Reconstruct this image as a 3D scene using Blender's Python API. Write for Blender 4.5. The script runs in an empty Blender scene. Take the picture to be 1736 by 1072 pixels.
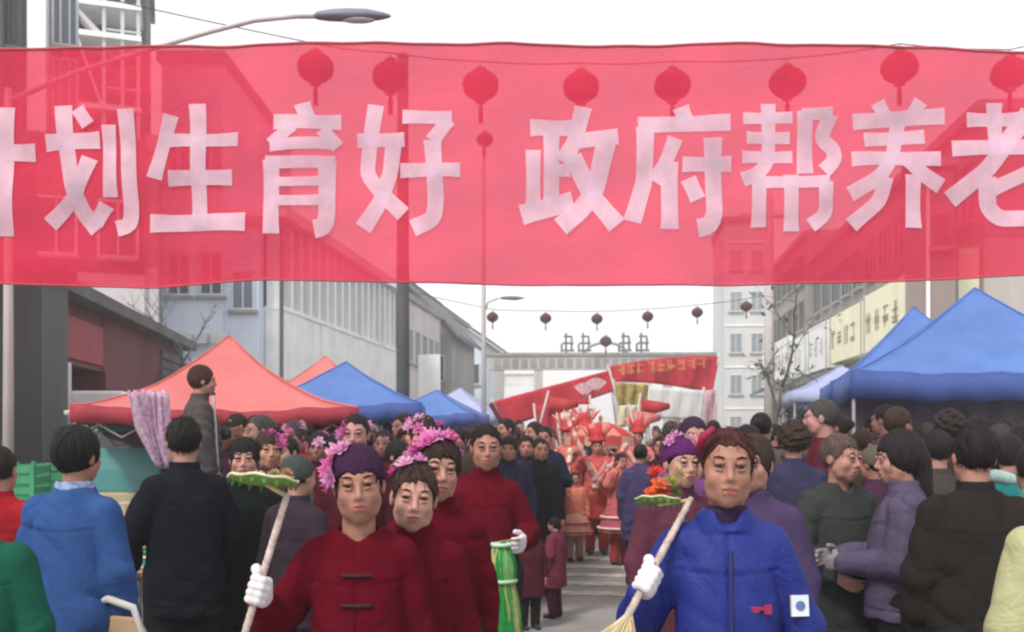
import bpy, math, random
import numpy as np
from mathutils import Vector, Matrix

C = bpy.context.scene.collection
SC = bpy.context.scene
R = math.radians

# ------------------------------------------------------------------ camera, sky, sun, exposure
FPX, CX, HY, EYE = 1700.0, 868.0, 735.0, 1.6          # focal length in photo pixels, centre column, horizon row, eye height
cam_d = bpy.data.cameras.new('camera')
cam = bpy.data.objects.new('camera', cam_d); C.objects.link(cam)
cam.location = (0, 0, EYE); cam.rotation_euler = (R(90), 0, 0)
cam_d.sensor_width = 36.0; cam_d.lens = 36.0 * FPX / 1736.0
cam_d.shift_y = (HY - 536.0) / 1736.0
cam_d.clip_start = 0.05; cam_d.clip_end = 3000.0
cam_d.dof.use_dof = True; cam_d.dof.focus_distance = 3.6; cam_d.dof.aperture_fstop = 6.0
SC.camera = cam

world = bpy.data.worlds.new('World'); SC.world = world; world.use_nodes = True
wn, wl = world.node_tree.nodes, world.node_tree.links
for n in list(wn): wn.remove(n)
SUN_EL, SUN_AZ = 50.0, 215.0                            # compass style: behind the camera, a little to the left
sky = wn.new('ShaderNodeTexSky'); sky.sky_type = 'NISHITA'; sky.sun_disc = False
sky.sun_elevation = R(SUN_EL); sky.sun_rotation = R(SUN_AZ)
sky.air_density = 1.0; sky.dust_density = 1.2; sky.ozone_density = 1.0
bw = wn.new('ShaderNodeRGBToBW'); mixw = wn.new('ShaderNodeMixRGB'); mixw.inputs[0].default_value = 0.85
bg = wn.new('ShaderNodeBackground'); bg.inputs[1].default_value = 0.15
wo = wn.new('ShaderNodeOutputWorld')
wl.new(sky.outputs[0], bw.inputs[0]); wl.new(sky.outputs[0], mixw.inputs[1]); wl.new(bw.outputs[0], mixw.inputs[2])
ovc = wn.new('ShaderNodeMixRGB'); ovc.inputs[0].default_value = 0.5; ovc.inputs[2].default_value = (6.3, 6.3, 6.4, 1)   # even cloud cover over the clear sky
wl.new(mixw.outputs[0], ovc.inputs[1]); wl.new(ovc.outputs[0], bg.inputs[0]); wl.new(bg.outputs[0], wo.inputs[0])

sun_d = bpy.data.lights.new('sun', 'SUN'); sun_d.energy = 1.5; sun_d.angle = R(10); sun_d.color = (1.0, 0.92, 0.82)
sun = bpy.data.objects.new('sun', sun_d); C.objects.link(sun)
_a = R(SUN_AZ); _e = R(SUN_EL)
sdir = Vector((math.sin(_a) * math.cos(_e), math.cos(_a) * math.cos(_e), math.sin(_e)))   # towards the sun
sun.rotation_euler = (-sdir).to_track_quat('-Z', 'Y').to_euler(); sun.location = (0, 0, 40)

SC.view_settings.view_transform = 'Standard'; SC.view_settings.look = 'None'
SC.view_settings.exposure = 0.88; SC.view_settings.gamma = 1.0
try: SC.view_settings.use_curve_mapping = False
except Exception: pass
SC.render.engine = 'CYCLES'
SC.cycles.filter_width = 2.2
SC.cycles.max_bounces = 8; SC.cycles.transparent_max_bounces = 12
SC.cycles.use_denoising = True; SC.cycles.volume_bounces = 2

# ------------------------------------------------------------------ helpers
def P(px, py, D): return Vector(((px - CX) / FPX * D, D, EYE + (HY - py) / FPX * D))
def at(px, D): return Vector(((px - CX) / FPX * D, D, 0))
def hgt(top, D): return EYE + (HY - top) / FPX * D
U = Vector((0.1064, 0.9943, 0)); V = Vector((0.9943, -0.1064, 0))     # along the street, to its right
def S(s, t, z=0.0): return U * s + V * t + Vector((0, 0, z))

def tag(o, label=None, cat=None, group=None, kind=None):
    if label: o['label'] = label
    if cat: o['category'] = cat
    if group: o['group'] = group
    if kind: o['kind'] = kind
    return o
def empty(name, loc=(0, 0, 0), rz=0.0, label=None, cat=None, group=None):
    o = bpy.data.objects.new(name, None); C.objects.link(o)
    o.location = loc; o.rotation_euler = (0, 0, rz); o.empty_display_size = 0.2
    return tag(o, label, cat, group)
def link(name, me, parent=None, loc=None, rot=None, color=None):
    o = bpy.data.objects.new(name, me); C.objects.link(o)
    if parent is not None: o.parent = parent
    if loc is not None: o.location = loc
    if rot is not None: o.rotation_euler = rot
    if color is not None: o.color = (*color, 1)
    return o
def mesh(name, verts, faces, mats, smooth=False, mi=None):
    me = bpy.data.meshes.new(name)
    me.from_pydata([tuple(v) for v in verts], [], faces)
    for m in (mats if isinstance(mats, (list, tuple)) else [mats]): me.materials.append(m)
    if mi is not None: me.polygons.foreach_set('material_index', mi)
    if smooth: me.polygons.foreach_set('use_smooth', [True] * len(me.polygons))
    me.update(); return me
class MB:
    """collects simple shapes into one mesh"""
    def __init__(s): s.v = []; s.f = []; s.mi = []
    def add(s, v, f, mi=0):
        b = len(s.v); s.v += [tuple(p) for p in v]; s.f += [tuple(i + b for i in q) for q in f]; s.mi += [mi] * len(f); return s
    def box(s, x0, x1, y0, y1, z0, z1, mi=0):
        v = [(x0,y0,z0),(x1,y0,z0),(x1,y1,z0),(x0,y1,z0),(x0,y0,z1),(x1,y0,z1),(x1,y1,z1),(x0,y1,z1)]
        return s.add(v, [(0,3,2,1),(4,5,6,7),(0,1,5,4),(1,2,6,5),(2,3,7,6),(3,0,4,7)], mi)
    def tube(s, pts, r, n=8, mi=0, cap=True):
        pts = [Vector(p) for p in pts]; rr = r if isinstance(r, (list, tuple)) else [r] * len(pts)
        v = []; f = []
        ref = Vector((0.13, 0.31, 0.94))
        for i, p in enumerate(pts):
            d = (pts[min(i+1, len(pts)-1)] - pts[max(i-1, 0)]).normalized()
            a = d.cross(ref)
            if a.length < 1e-3: a = d.cross(Vector((1, 0, 0)))
            a.normalize(); b = d.cross(a)
            for k in range(n):
                t = 2 * math.pi * k / n; v.append(p + (a * math.cos(t) + b * math.sin(t)) * rr[i])
        for i in range(len(pts) - 1):
            for k in range(n):
                k2 = (k + 1) % n; f.append((i*n+k, i*n+k2, (i+1)*n+k2, (i+1)*n+k))
        if cap: f.append(tuple(range(n))[::-1]); f.append(tuple(range((len(pts)-1)*n, len(pts)*n)))
        return s.add(v, f, mi)
    def lathe(s, prof, n=16, c=(0,0,0), mi=0):
        v = []; f = []
        for r, z in prof:
            for k in range(n):
                t = 2*math.pi*k/n; v.append((c[0]+r*math.cos(t), c[1]+r*math.sin(t), c[2]+z))
        for i in range(len(prof)-1):
            for k in range(n):
                k2 = (k+1) % n; f.append((i*n+k, i*n+k2, (i+1)*n+k2, (i+1)*n+k))
        return s.add(v, f, mi)
    def ball(s, c, r, n=12, m=8, mi=0):
        r = r if isinstance(r, (tuple, list)) else (r, r, r)
        prof = [(math.sin(math.pi*i/m), -math.cos(math.pi*i/m)) for i in range(m+1)]
        v = []; f = []
        for a, z in prof:
            for k in range(n):
                t = 2*math.pi*k/n; v.append((c[0]+r[0]*max(a,1e-4)*math.cos(t), c[1]+r[1]*max(a,1e-4)*math.sin(t), c[2]+r[2]*z))
        for i in range(m):
            for k in range(n):
                k2 = (k+1) % n; f.append((i*n+k, i*n+k2, (i+1)*n+k2, (i+1)*n+k))
        return s.add(v, f, mi)
    def me(s, name, mats, smooth=False): return mesh(name, s.v, s.f, mats, smooth, s.mi)
    def obj(s, name, mats, parent=None, smooth=False, loc=None, rot=None, color=None):
        return link(name, s.me(name, mats, smooth), parent, loc, rot, color)
def bevel(o, w=0.01, seg=2):
    m = o.modifiers.new('bevel', 'BEVEL'); m.width = w; m.segments = seg; m.limit_method = 'ANGLE'; return o

# ------------------------------------------------------------------ materials (all procedural)
def mat(name, col=None, rough=0.7, var=0.18, scale=3.0, bump=0.0, bscale=40.0, objcol=False, translucent=0.0, transp=0.0,
        transp_col=(1, 1, 1), metal=0.0, spec=0.3, streak=0.0, sheen=0.0, tcol=None, detail=6.0, crease=0.0, cscale=11.0):
    m = bpy.data.materials.new(name); m.use_nodes = True
    nt = m.node_tree; N, L = nt.nodes, nt.links
    for n in list(N): N.remove(n)
    out = N.new('ShaderNodeOutputMaterial')
    bs = N.new('ShaderNodeBsdfPrincipled')
    bs.inputs['Roughness'].default_value = rough; bs.inputs['Metallic'].default_value = metal
    bs.inputs['Specular IOR Level'].default_value = spec
    if sheen: bs.inputs['Sheen Weight'].default_value = sheen
    tc = N.new('ShaderNodeTexCoord')
    no = N.new('ShaderNodeTexNoise'); no.inputs['Scale'].default_value = scale; no.inputs['Detail'].default_value = detail
    no.inputs['Roughness'].default_value = 0.62
    src = tc.outputs['Object']
    if streak:
        mp = N.new('ShaderNodeMapping'); mp.inputs['Scale'].default_value = (1, 1, streak); L.new(src, mp.inputs[0]); src = mp.outputs[0]
    L.new(src, no.inputs['Vector'])
    mr = N.new('ShaderNodeMapRange'); mr.inputs[1].default_value = 0.3; mr.inputs[2].default_value = 0.7
    mr.inputs[3].default_value = 1 - var; mr.inputs[4].default_value = 1 + var
    L.new(no.outputs[0], mr.inputs[0])
    mul = N.new('ShaderNodeVectorMath'); mul.operation = 'SCALE'
    if objcol:
        oi = N.new('ShaderNodeObjectInfo'); L.new(oi.outputs['Color'], mul.inputs[0])
    else:
        mul.inputs[0].default_value = col
    L.new(mr.outputs[0], mul.inputs['Scale'])
    colout = mul.outputs[0]
    L.new(colout, bs.inputs['Base Color'])
    if bump:
        nb = N.new('ShaderNodeTexNoise'); nb.inputs['Scale'].default_value = bscale; nb.inputs['Detail'].default_value = 4
        L.new(src, nb.inputs['Vector'])
        bp = N.new('ShaderNodeBump'); bp.inputs['Strength'].default_value = bump; bp.inputs['Distance'].default_value = 0.02
        L.new(nb.outputs[0], bp.inputs['Height']); L.new(bp.outputs[0], bs.inputs['Normal'])
        if crease:                                             # soft wrinkles over the fine grain
            nc = N.new('ShaderNodeTexNoise'); nc.inputs['Scale'].default_value = cscale; nc.inputs['Detail'].default_value = 3; nc.inputs['Distortion'].default_value = 2.2
            L.new(tc.outputs['Object'], nc.inputs['Vector'])
            ab = N.new('ShaderNodeMath'); ab.operation = 'SUBTRACT'; ab.inputs[1].default_value = .5; L.new(nc.outputs[0], ab.inputs[0])
            aa = N.new('ShaderNodeMath'); aa.operation = 'ABSOLUTE'; L.new(ab.outputs[0], aa.inputs[0])
            b2 = N.new('ShaderNodeBump'); b2.inputs['Strength'].default_value = crease; b2.inputs['Distance'].default_value = .05
            L.new(aa.outputs[0], b2.inputs['Height']); L.new(bp.outputs[0], b2.inputs['Normal']); L.new(b2.outputs[0], bs.inputs['Normal'])
    sh = bs.outputs[0]
    if translucent:
        tr = N.new('ShaderNodeBsdfTranslucent')
        if tcol: tr.inputs[0].default_value = (*tcol, 1)
        else: L.new(colout, tr.inputs[0])
        mx = N.new('ShaderNodeMixShader'); mx.inputs[0].default_value = translucent
        L.new(sh, mx.inputs[1]); L.new(tr.outputs[0], mx.inputs[2]); sh = mx.outputs[0]
    if transp:
        tp = N.new('ShaderNodeBsdfTransparent'); tp.inputs[0].default_value = (*transp_col, 1)
        mx = N.new('ShaderNodeMixShader'); mx.inputs[0].default_value = transp
        L.new(sh, mx.inputs[1]); L.new(tp.outputs[0], mx.inputs[2]); sh = mx.outputs[0]
    L.new(sh, out.inputs[0]); return m

M = {}
M['asphalt'] = mat('asphalt', (.27, .26, .25), .85, .25, 1.3, .4, 90)
M['paving'] = mat('paving', (.27, .25, .24), .8, .2, 2.0, .3, 60)
M['kerb'] = mat('kerb', (.36, .35, .34), .8, .15, 3, .3, 50)
M['roadpaint'] = mat('road_paint', (.43, .40, .35), .8, .5, 7, .2, 60)
M['soil'] = mat('soil', (.17, .15, .12), .9, .3, .4, .3, 10)
M['banner'] = mat('banner_cloth', (.84, .036, .095), .75, .24, 0.8, .3, 26, translucent=.42, transp=.195, transp_col=(1, .52, .60), crease=.35, cscale=2.2, tcol=(.90, .07, .15), spec=.12)
M['letter'] = mat('letter_paint', (.84, .66, .79), .7, .26, 2.2, .1, 40, translucent=.35, transp=.10, transp_col=(1, .7, .8), spec=.12)
M['rope'] = mat('rope', (.5, .42, .36), .9, .2, 20)
M['tent_red'] = mat('tent_red', (.80, .26, .25), .6, .14, 1.5, .3, 7, crease=.4, cscale=2.0, translucent=.35, tcol=(.85, .20, .16), spec=.35)
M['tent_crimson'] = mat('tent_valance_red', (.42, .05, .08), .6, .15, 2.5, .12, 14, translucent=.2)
M['tent_blue'] = mat('tent_blue', (.12, .25, .62), .55, .16, 1.5, .3, 7, crease=.4, cscale=2.0, translucent=.3, tcol=(.08, .2, .7), spec=.45)
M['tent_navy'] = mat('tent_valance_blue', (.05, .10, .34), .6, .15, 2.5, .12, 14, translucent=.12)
M['tent_pale'] = mat('tent_pale', (.50, .54, .78), .6, .12, 1.5, .12, 14, translucent=.3)
M['steel'] = mat('steel', (.42, .43, .44), .45, .12, 8, metal=.3)
M['pole'] = mat('pole_paint', (.30, .30, .32), .55, .15, 4, streak=.3)
M['palepole'] = mat('pale_pole', (.50, .49, .47), .6, .15, 4, streak=.3)
M['lamp'] = mat('lamp_housing', (.17, .20, .26), .45, .1, 5)
M['lens'] = mat('lamp_lens', (.55, .56, .55), .25, .05, 5)
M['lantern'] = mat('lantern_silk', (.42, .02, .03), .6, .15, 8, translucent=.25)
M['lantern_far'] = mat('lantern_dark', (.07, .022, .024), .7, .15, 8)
M['lantern_cap'] = mat('lantern_cap', (.30, .18, .05), .5, .15, 8)
M['wire'] = mat('wire', (.05, .05, .05), .6)
M['glass_dark'] = mat('window_glass', (.05, .065, .075), .12, .3, .6, spec=.6)
M['glass_blue'] = mat('window_glass_blue', (.09, .13, .19), .12, .3, .6, spec=.6)
M['glass_pale'] = mat('window_glass_pale', (.26, .30, .33), .2, .2, .6, spec=.5)
M['frame_white'] = mat('window_frame', (.62, .63, .64), .5, .1, 4)
M['frame_dark'] = mat('window_frame_dark', (.12, .13, .13), .5, .1, 4)
M['plaster'] = mat('plaster', (.62, .58, .60), .85, .16, .7, .25, 20, streak=.35)
M['plaster_blue'] = mat('plaster_blue', (.66, .75, .86), .85, .14, .7, .25, 20, streak=.35)
M['plaster_white'] = mat('plaster_white', (.86, .88, .89), .8, .13, .6, .2, 20, streak=.35)
M['concrete'] = mat('concrete', (.30, .31, .30), .85, .22, .8, .3, 14, streak=.3)
M['concrete_dark'] = mat('concrete_dark', (.12, .135, .125), .85, .3, .8, .3, 14, streak=.3)
M['maroon'] = mat('maroon_paint', (.13, .028, .036), .65, .3, .8, .25, 14, streak=.4)
M['red_sign'] = mat('red_sign', (.30, .03, .05), .55, .2, 1.5)
M['siding'] = mat('siding', (.84, .86, .86), .7, .12, 1.2)
M['cream'] = mat('cream_sign', (.90, .86, .62), .6, .10, 1.0, streak=.5)
M['white_sign'] = mat('white_sign', (.86, .87, .85), .55, .10, 1.0)
M['sign_ink'] = mat('sign_ink', (.30, .27, .18), .6, .2, 3)
M['sign_faint'] = mat('sign_ink_faint', (.50, .50, .49))
M['grey_render'] = mat('grey_render', (.52, .49, .47), .85, .18, .7, .25, 14, streak=.35)
M['tower_grey'] = mat('tower_render', (.60, .61, .61), .85, .12, .3, streak=.4)
M['upper_grey'] = mat('upper_render', (.30, .275, .265), .85, .2, .7, .25, 14, streak=.35)
M['brown_block'] = mat('brown_render', (.27, .22, .20), .85, .15, .7, .2, 14, streak=.3)
M['rooftile'] = mat('roof_tile', (.13, .14, .15), .75, .3, 4, .5, 24)
M['awning_green'] = mat('awning_green', (.07, .095, .075), .75, .3, 2, .2, 20)
M['wood'] = mat('wood', (.24, .15, .09), .7, .3, 6, .2, 40, streak=.15)
M['carton'] = mat('carton', (.36, .24, .14), .85, .2, 4)
M['crate_green'] = mat('crate_green', (.05, .27, .14), .5, .2, 5)
M['plastic_red'] = mat('plastic_red', (.55, .04, .07), .4, .2, 5)
M['plastic_teal'] = mat('van_teal', (.03, .23, .23), .35, .12, 2, spec=.5)
M['van_beige'] = mat('van_beige', (.42, .38, .25), .55, .2, 3)
M['white_plastic'] = mat('white_plastic', (.70, .70, .68), .4, .1, 5)
M['rubber'] = mat('rubber', (.03, .03, .03), .8, .2, 10)
M['lilac_net'] = mat('lilac_net', (.88, .74, .90), .8, .4, 26, .3, 60, translucent=.4)
M['bark'] = mat('bark', (.13, .10, .08), .9, .3, 8, .5, 40, streak=.25)
M['twig'] = mat('twig', (.14, .14, .18), .9, .2, 8)
M['leaf_dark'] = mat('leaf_dark', (.05, .085, .055), .6, .35, 2.5, translucent=.25)
M['leaf_grey'] = mat('leaf_greygreen', (.12, .15, .11), .6, .3, 2.5, translucent=.25)
M['leaf_conifer'] = mat('leaf_conifer', (.06, .15, .10), .6, .35, 2.5, translucent=.2)
M['hill'] = mat('hill', (.16, .18, .17), .9, .3, .02)
# people
M['skin'] = mat('skin', None, .55, .20, 13, .16, 150, objcol=True, spec=.35)
M['lip'] = mat('lip', (.26, .075, .07), .4, .1, 30)
M['eyewhite'] = mat('eye_white', (.42, .36, .33), .3, .05, 30)
M['iris'] = mat('iris', (.018, .012, .01), .2, .1, 30, spec=.6)
M['hair'] = mat('hair', None, .62, .45, 60, .5, 160, objcol=True, spec=.18, streak=.12)
M['cloth'] = mat('cloth', None, .9, .16, 9, .22, 150, objcol=True, spec=.05, crease=.20, cscale=7)
M['puffer'] = mat('puffer', None, .6, .13, 7, .15, 90, objcol=True, spec=.2, crease=.28, cscale=6)
M['knit'] = mat('knit', None, .95, .25, 90, .6, 190, objcol=True, spec=.1)
M['shoe'] = mat('shoe', (.03, .03, .03), .5, .2, 10)
M['wrap'] = mat('wrap_cloth', (.62, .55, .52), .9, .3, 40)
M['glove'] = mat('glove', None, .9, .12, 40, .3, 200, objcol=True, spec=.1)
M['petal'] = mat('petal', None, .7, .25, 30, objcol=True, translucent=.35)
M['paint'] = mat('painted', None, .5, .12, 8, objcol=True)
M['straw'] = mat('straw', (.52, .42, .24), .85, .3, 40, streak=.2)
M['staff'] = mat('staff_wrap', (.50, .40, .36), .8, .4, 30)

# ------------------------------------------------------------------ a small signed-distance mesher for people and cloth
def axis(lo, hi, coarse, fine=None, flo=None, fhi=None):
    if fine is None: return np.arange(lo, hi + coarse, coarse, dtype=np.float32)
    a = np.arange(flo, lo - coarse, -coarse)[::-1]; b = np.arange(flo, fhi + fine, fine)[1:]
    c = np.arange(b[-1], hi + coarse, coarse)[1:]
    return np.concatenate([a, b, c]).astype(np.float32)
class Field:
    def __init__(s, xs, ys, zs):
        s.ax = [np.asarray(a, np.float32) for a in (xs, ys, zs)]
        s.f = np.full([len(a) for a in s.ax], 0.5, np.float32)
    def region(s, lo, hi):
        sl = []
        for a, l, h in zip(s.ax, lo, hi):
            i0 = max(0, int(np.searchsorted(a, l)) - 1); i1 = min(len(a), int(np.searchsorted(a, h)) + 1)
            if i1 - i0 < 1: return None
            sl.append(slice(i0, i1))
        x = s.ax[0][sl[0]][:, None, None]; y = s.ax[1][sl[1]][None, :, None]; z = s.ax[2][sl[2]][None, None, :]
        return tuple(sl), x, y, z
    def put(s, lo, hi, fn, k=0.0, sub=False):
        m = k + 0.03
        r = s.region([v - m for v in lo], [v + m for v in hi])
        if r is None: return
        sl, x, y, z = r; a = s.f[sl]; b = fn(x, y, z)
        if sub:
            b = -b
            if k > 0:
                h = np.clip(0.5 - 0.5 * (b - a) / k, 0, 1); s.f[sl] = b + (a - b) * h + k * h * (1 - h)
            else: s.f[sl] = np.maximum(a, b)
        else:
            if k > 0:
                h = np.clip(0.5 + 0.5 * (b - a) / k, 0, 1); s.f[sl] = b + (a - b) * h - k * h * (1 - h)
            else: s.f[sl] = np.minimum(a, b)
    def cap(s, a, b, ra, rb=None, k=0.02, sub=False, fr=None):
        rb = ra if rb is None else rb
        if fr is not None: a = fr.p(a); b = fr.p(b)
        a = np.array(a, float); b = np.array(b, float); d = b - a; dd = float(d @ d) + 1e-9; R_ = max(ra, rb)
        def fn(x, y, z):
            px, py, pz = x - a[0], y - a[1], z - a[2]
            t = np.clip((px * d[0] + py * d[1] + pz * d[2]) / dd, 0, 1)
            return np.sqrt((px - t*d[0])**2 + (py - t*d[1])**2 + (pz - t*d[2])**2) - (ra + t * (rb - ra))
        s.put(np.minimum(a, b) - R_, np.maximum(a, b) + R_, fn, k, sub); return s
    def ell(s, c, r, k=0.02, sub=False, fr=None, cut=None):
        """ellipsoid; in the axes of frame fr when given; cut(x,y,z) in frame axes is intersected"""
        c0 = np.array(c, float); r = np.array(r, float)
        if fr is None:
            cw = c0; Rm = np.eye(3); o = np.zeros(3); sc = 1.0
        else:
            cw = np.array(fr.p(c)); Rm = fr.R; o = fr.o; sc = fr.s
        ext = (np.abs(Rm) @ (r * sc))
        def fn(x, y, z):
            wx, wy, wz = x - o[0], y - o[1], z - o[2]
            lx = (wx*Rm[0,0] + wy*Rm[1,0] + wz*Rm[2,0]) / sc; ly = (wx*Rm[0,1] + wy*Rm[1,1] + wz*Rm[2,1]) / sc; lz = (wx*Rm[0,2] + wy*Rm[1,2] + wz*Rm[2,2]) / sc
            ax, ay, az = (lx-c0[0])/r[0], (ly-c0[1])/r[1], (lz-c0[2])/r[2]
            k0 = np.sqrt(ax*ax + ay*ay + az*az); k1 = np.sqrt((ax/r[0])**2 + (ay/r[1])**2 + (az/r[2])**2) + 1e-6
            d = k0 * (k0 - 1) / k1
            if cut is not None: d = np.maximum(d, cut(lx, ly, lz))
            return d * sc
        s.put(cw - ext, cw + ext, fn, k, sub); return s
    def col(s, zt, wt, dt, yt, k=0.03):
        """upright column whose half width, half depth and centre follow tables over z"""
        z0, z1 = zt[0], zt[-1]; w = max(wt); d = max(dt)
        def fn(x, y, z):
            zz = z[0, 0, :]; W = np.interp(zz, zt, wt)[None, None, :]; D = np.interp(zz, zt, dt)[None, None, :]; Y = np.interp(zz, zt, yt)[None, None, :]
            q = (np.abs(x) / W) ** 2.4 + (np.abs(y - Y) / D) ** 2.4
            v = (q ** (1/2.4) - 1) * np.minimum(W, D)
            return np.maximum(v, np.maximum(z0 - z, z - z1))
        s.put((-w, min(yt) - d, z0), (w, max(yt) + d, z1), fn, k); return s
    def warp(s, fn): s.f = s.f + fn(s.ax[0][:, None, None], s.ax[1][None, :, None], s.ax[2][None, None, :]).astype(np.float32); return s
    def mesh(s):
        f = s.f; ins = f < 0; n = f.shape
        m = np.zeros([q - 1 for q in n], np.int8)
        offs = [(i, j, k) for i in (0, 1) for j in (0, 1) for k in (0, 1)]
        for i, j, k in offs: m += ins[i:n[0]-1+i, j:n[1]-1+j, k:n[2]-1+k]
        act = (m > 0) & (m < 8); I, J, K = np.nonzero(act); N = len(I)
        idx = np.full(act.shape, -1, np.int64); idx[I, J, K] = np.arange(N)
        val = {o: f[I+o[0], J+o[1], K+o[2]] for o in offs}
        acc = np.zeros((N, 3)); cnt = np.zeros(N)
        ax = s.ax
        for o in offs:
            for d in range(3):
                if o[d]: continue
                o2 = list(o); o2[d] = 1; o2 = tuple(o2)
                a, b = val[o], val[o2]; cr = (a < 0) != (b < 0)
                if not cr.any(): continue
                t = np.where(cr, a / np.where(cr, a - b, 1), 0)
                q = np.stack([ax[0][I+o[0]], ax[1][J+o[1]], ax[2][K+o[2]]], 1).astype(float)
                e = [I, J, K][d] + o[d]
                q[:, d] += t * (ax[d][e+1] - ax[d][e])
                acc[cr] += q[cr]; cnt[cr] += 1
        Vt = acc / np.maximum(cnt, 1)[:, None]
        quads = []
        for d in range(3):
            sl0 = [slice(1, -1)] * 3; sl1 = [slice(1, -1)] * 3
            sl0[d] = slice(0, -1); sl1[d] = slice(1, None)
            a = ins[tuple(sl0)]; b = ins[tuple(sl1)]; ii = np.nonzero(a != b)
            pos = [x + 1 for x in ii]; pos[d] = ii[d]
            u, v = [(1, 2), (2, 0), (0, 1)][d]
            def cell(du, dv):
                p = [x.copy() for x in pos]; p[u] = p[u] - du; p[v] = p[v] - dv; return idx[p[0], p[1], p[2]]
            q = np.stack([cell(1, 1), cell(0, 1), cell(0, 0), cell(1, 0)], 1)
            flip = ~a[ii]; q[flip] = q[flip][:, ::-1]; quads.append(q)
        return Vt, np.concatenate(quads)
class Frame:
    def __init__(s, o, R_=None, sc=1.0): s.o = np.array(o, float); s.R = np.eye(3) if R_ is None else np.array(R_, float); s.s = sc
    def p(s, v): return s.o + s.R @ (np.array(v, float) * s.s)
    def inv(s, pts): return ((pts - s.o) @ s.R) / s.s
def np_mesh(name, Vt, Q, mats, mi=None):
    me = bpy.data.meshes.new(name)
    me.vertices.add(len(Vt)); me.vertices.foreach_set('co', np.asarray(Vt, np.float32).ravel())
    me.loops.add(Q.size); me.loops.foreach_set('vertex_index', Q.astype(np.int32).ravel())
    me.polygons.add(len(Q)); me.polygons.foreach_set('loop_start', np.arange(0, Q.size, 4, dtype=np.int32))
    for m in (mats if isinstance(mats, (list, tuple)) else [mats]): me.materials.append(m)
    if mi is not None: me.polygons.foreach_set('material_index', np.asarray(mi, np.int32))
    me.polygons.foreach_set('use_smooth', np.ones(len(Q), bool))
    me.update(calc_edges=True); me.validate(); return me
# ------------------------------------------------------------------ ground, road, pavements
def sheet(name, pts, z, m, kind='structure'):
    o = link(name, mesh(name, [(p.x, p.y, z) for p in pts], [tuple(range(len(pts)))], m)); return tag(o, kind=kind)
sheet('ground', [Vector((-900, -300, 0)), Vector((900, -300, 0)), Vector((900, 1500, 0)), Vector((-900, 1500, 0))], -.012, M['soil'])
sheet('road', [S(-14, -7), S(-14, 7), S(260, 7), S(260, -7)], 0.0, M['asphalt'])
for t0, t1 in ((-16, -7), (7, 16)):
    b = MB(); c = [S(-14, t0), S(-14, t1), S(260, t1), S(260, t0)]
    b.add([(p.x, p.y, -.01) for p in c] + [(p.x, p.y, .12) for p in c], [(0,1,2,3), (7,6,5,4), (0,4,5,1), (1,5,6,2), (2,6,7,3), (3,7,4,0)])
    tag(b.obj('pavement', M['paving']), kind='structure')
    k = MB(); ta, tb = (-7, -6.85) if t0 < 0 else (6.85, 7); c = [S(-14, ta), S(-14, tb), S(260, tb), S(260, ta)]
    k.add([(p.x, p.y, -.01) for p in c] + [(p.x, p.y, .135) for p in c], [(0,1,2,3), (7,6,5,4), (0,4,5,1), (1,5,6,2), (2,6,7,3), (3,7,4,0)])
    tag(k.obj('kerb', M['kerb']), kind='structure')
rm = None
for s_ in (9.9, 10.55, 11.2, 11.9, 12.7, 13.6):
    b = MB(); c = [S(s_, -1.0), S(s_, 1.5), S(s_ + .25, 1.5), S(s_ + .25, -1.0)]
    b.add([(p.x, p.y, .003) for p in c] + [(p.x, p.y, .009) for p in c], [(7,6,5,4)[::-1], (0,4,5,1), (1,5,6,2), (2,6,7,3), (3,7,4,0)])
    tag(b.obj('road_marking', M['roadpaint']), kind='structure')
# low hills at the end of the street
v = []; f = []; rg = random.Random(4); NH = 60
for i in range(NH + 1):
    x = -700 + 1400 * i / NH; hh = 22 + 10 * math.sin(i * .35) + 6 * math.sin(i * .9 + 1)
    v += [(x, 900, -1), (x, 960, hh * .6), (x, 1040, hh), (x, 1150, -1)]
for i in range(NH):
    for k in range(3): a = i*4+k; f.append((a, a+4, a+5, a+1))
tag(link('hills', mesh('hills', v, f, M['hill'], True)), kind='structure')

# ------------------------------------------------------------------ the red banner across the street
DB = 7.5
def btop(x): return float(np.interp(x, [-420, 0, 300, 860, 1300, 1736, 2160], [92, 83, 79, 75, 78, 86, 98]))
def bbot(x): return float(np.interp(x, [-420, 0, 250, 450, 860, 1240, 1500, 1736, 2160], [470, 481, 487, 475, 482, 484, 478, 466, 455]))
def bw_(px, py):
    return (.026*math.sin(px*.0075 + .6) + .016*math.sin(px*.019 + py*.006) + .010*math.sin(py*.05 + px*.010) + .006*math.sin(px*.06 - py*.03)
            + .010*math.sin(px*.033 + 2*math.sin(py*.011)))
def bp(px, py, off=0.0):
    p = P(px, py, DB); p.y += bw_(px, py) - off; return p
banner = None
v = []; f = []; NX, NY = 258, 44
for j in range(NY + 1):
    for i in range(NX + 1):
        px = -420 + 2580 * i / NX; py = btop(px) + (bbot(px) - btop(px)) * j / NY; v.append(bp(px, py))
for j in range(NY):
    for i in range(NX): a = j*(NX+1)+i; f.append((a, a+1, a+NX+2, a+NX+1))
banner = tag(link('banner', mesh('banner', v, f, M['banner'], True)), 'long red cloth banner with large white Chinese characters strung across the street', 'banner')
hem = MB().tube([bp(x, btop(x)) + Vector((0, .0, .004)) for x in range(-420, 2161, 20)], .011, 6)
hem.obj('hem', mat('hem_cloth', (.45, .07, .10), .8), banner, True)
hem = MB().tube([bp(x, bbot(x)) for x in range(-420, 2161, 20)], .008, 6)
hem.obj('hem', bpy.data.materials['hem_cloth'], banner, True)
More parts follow.
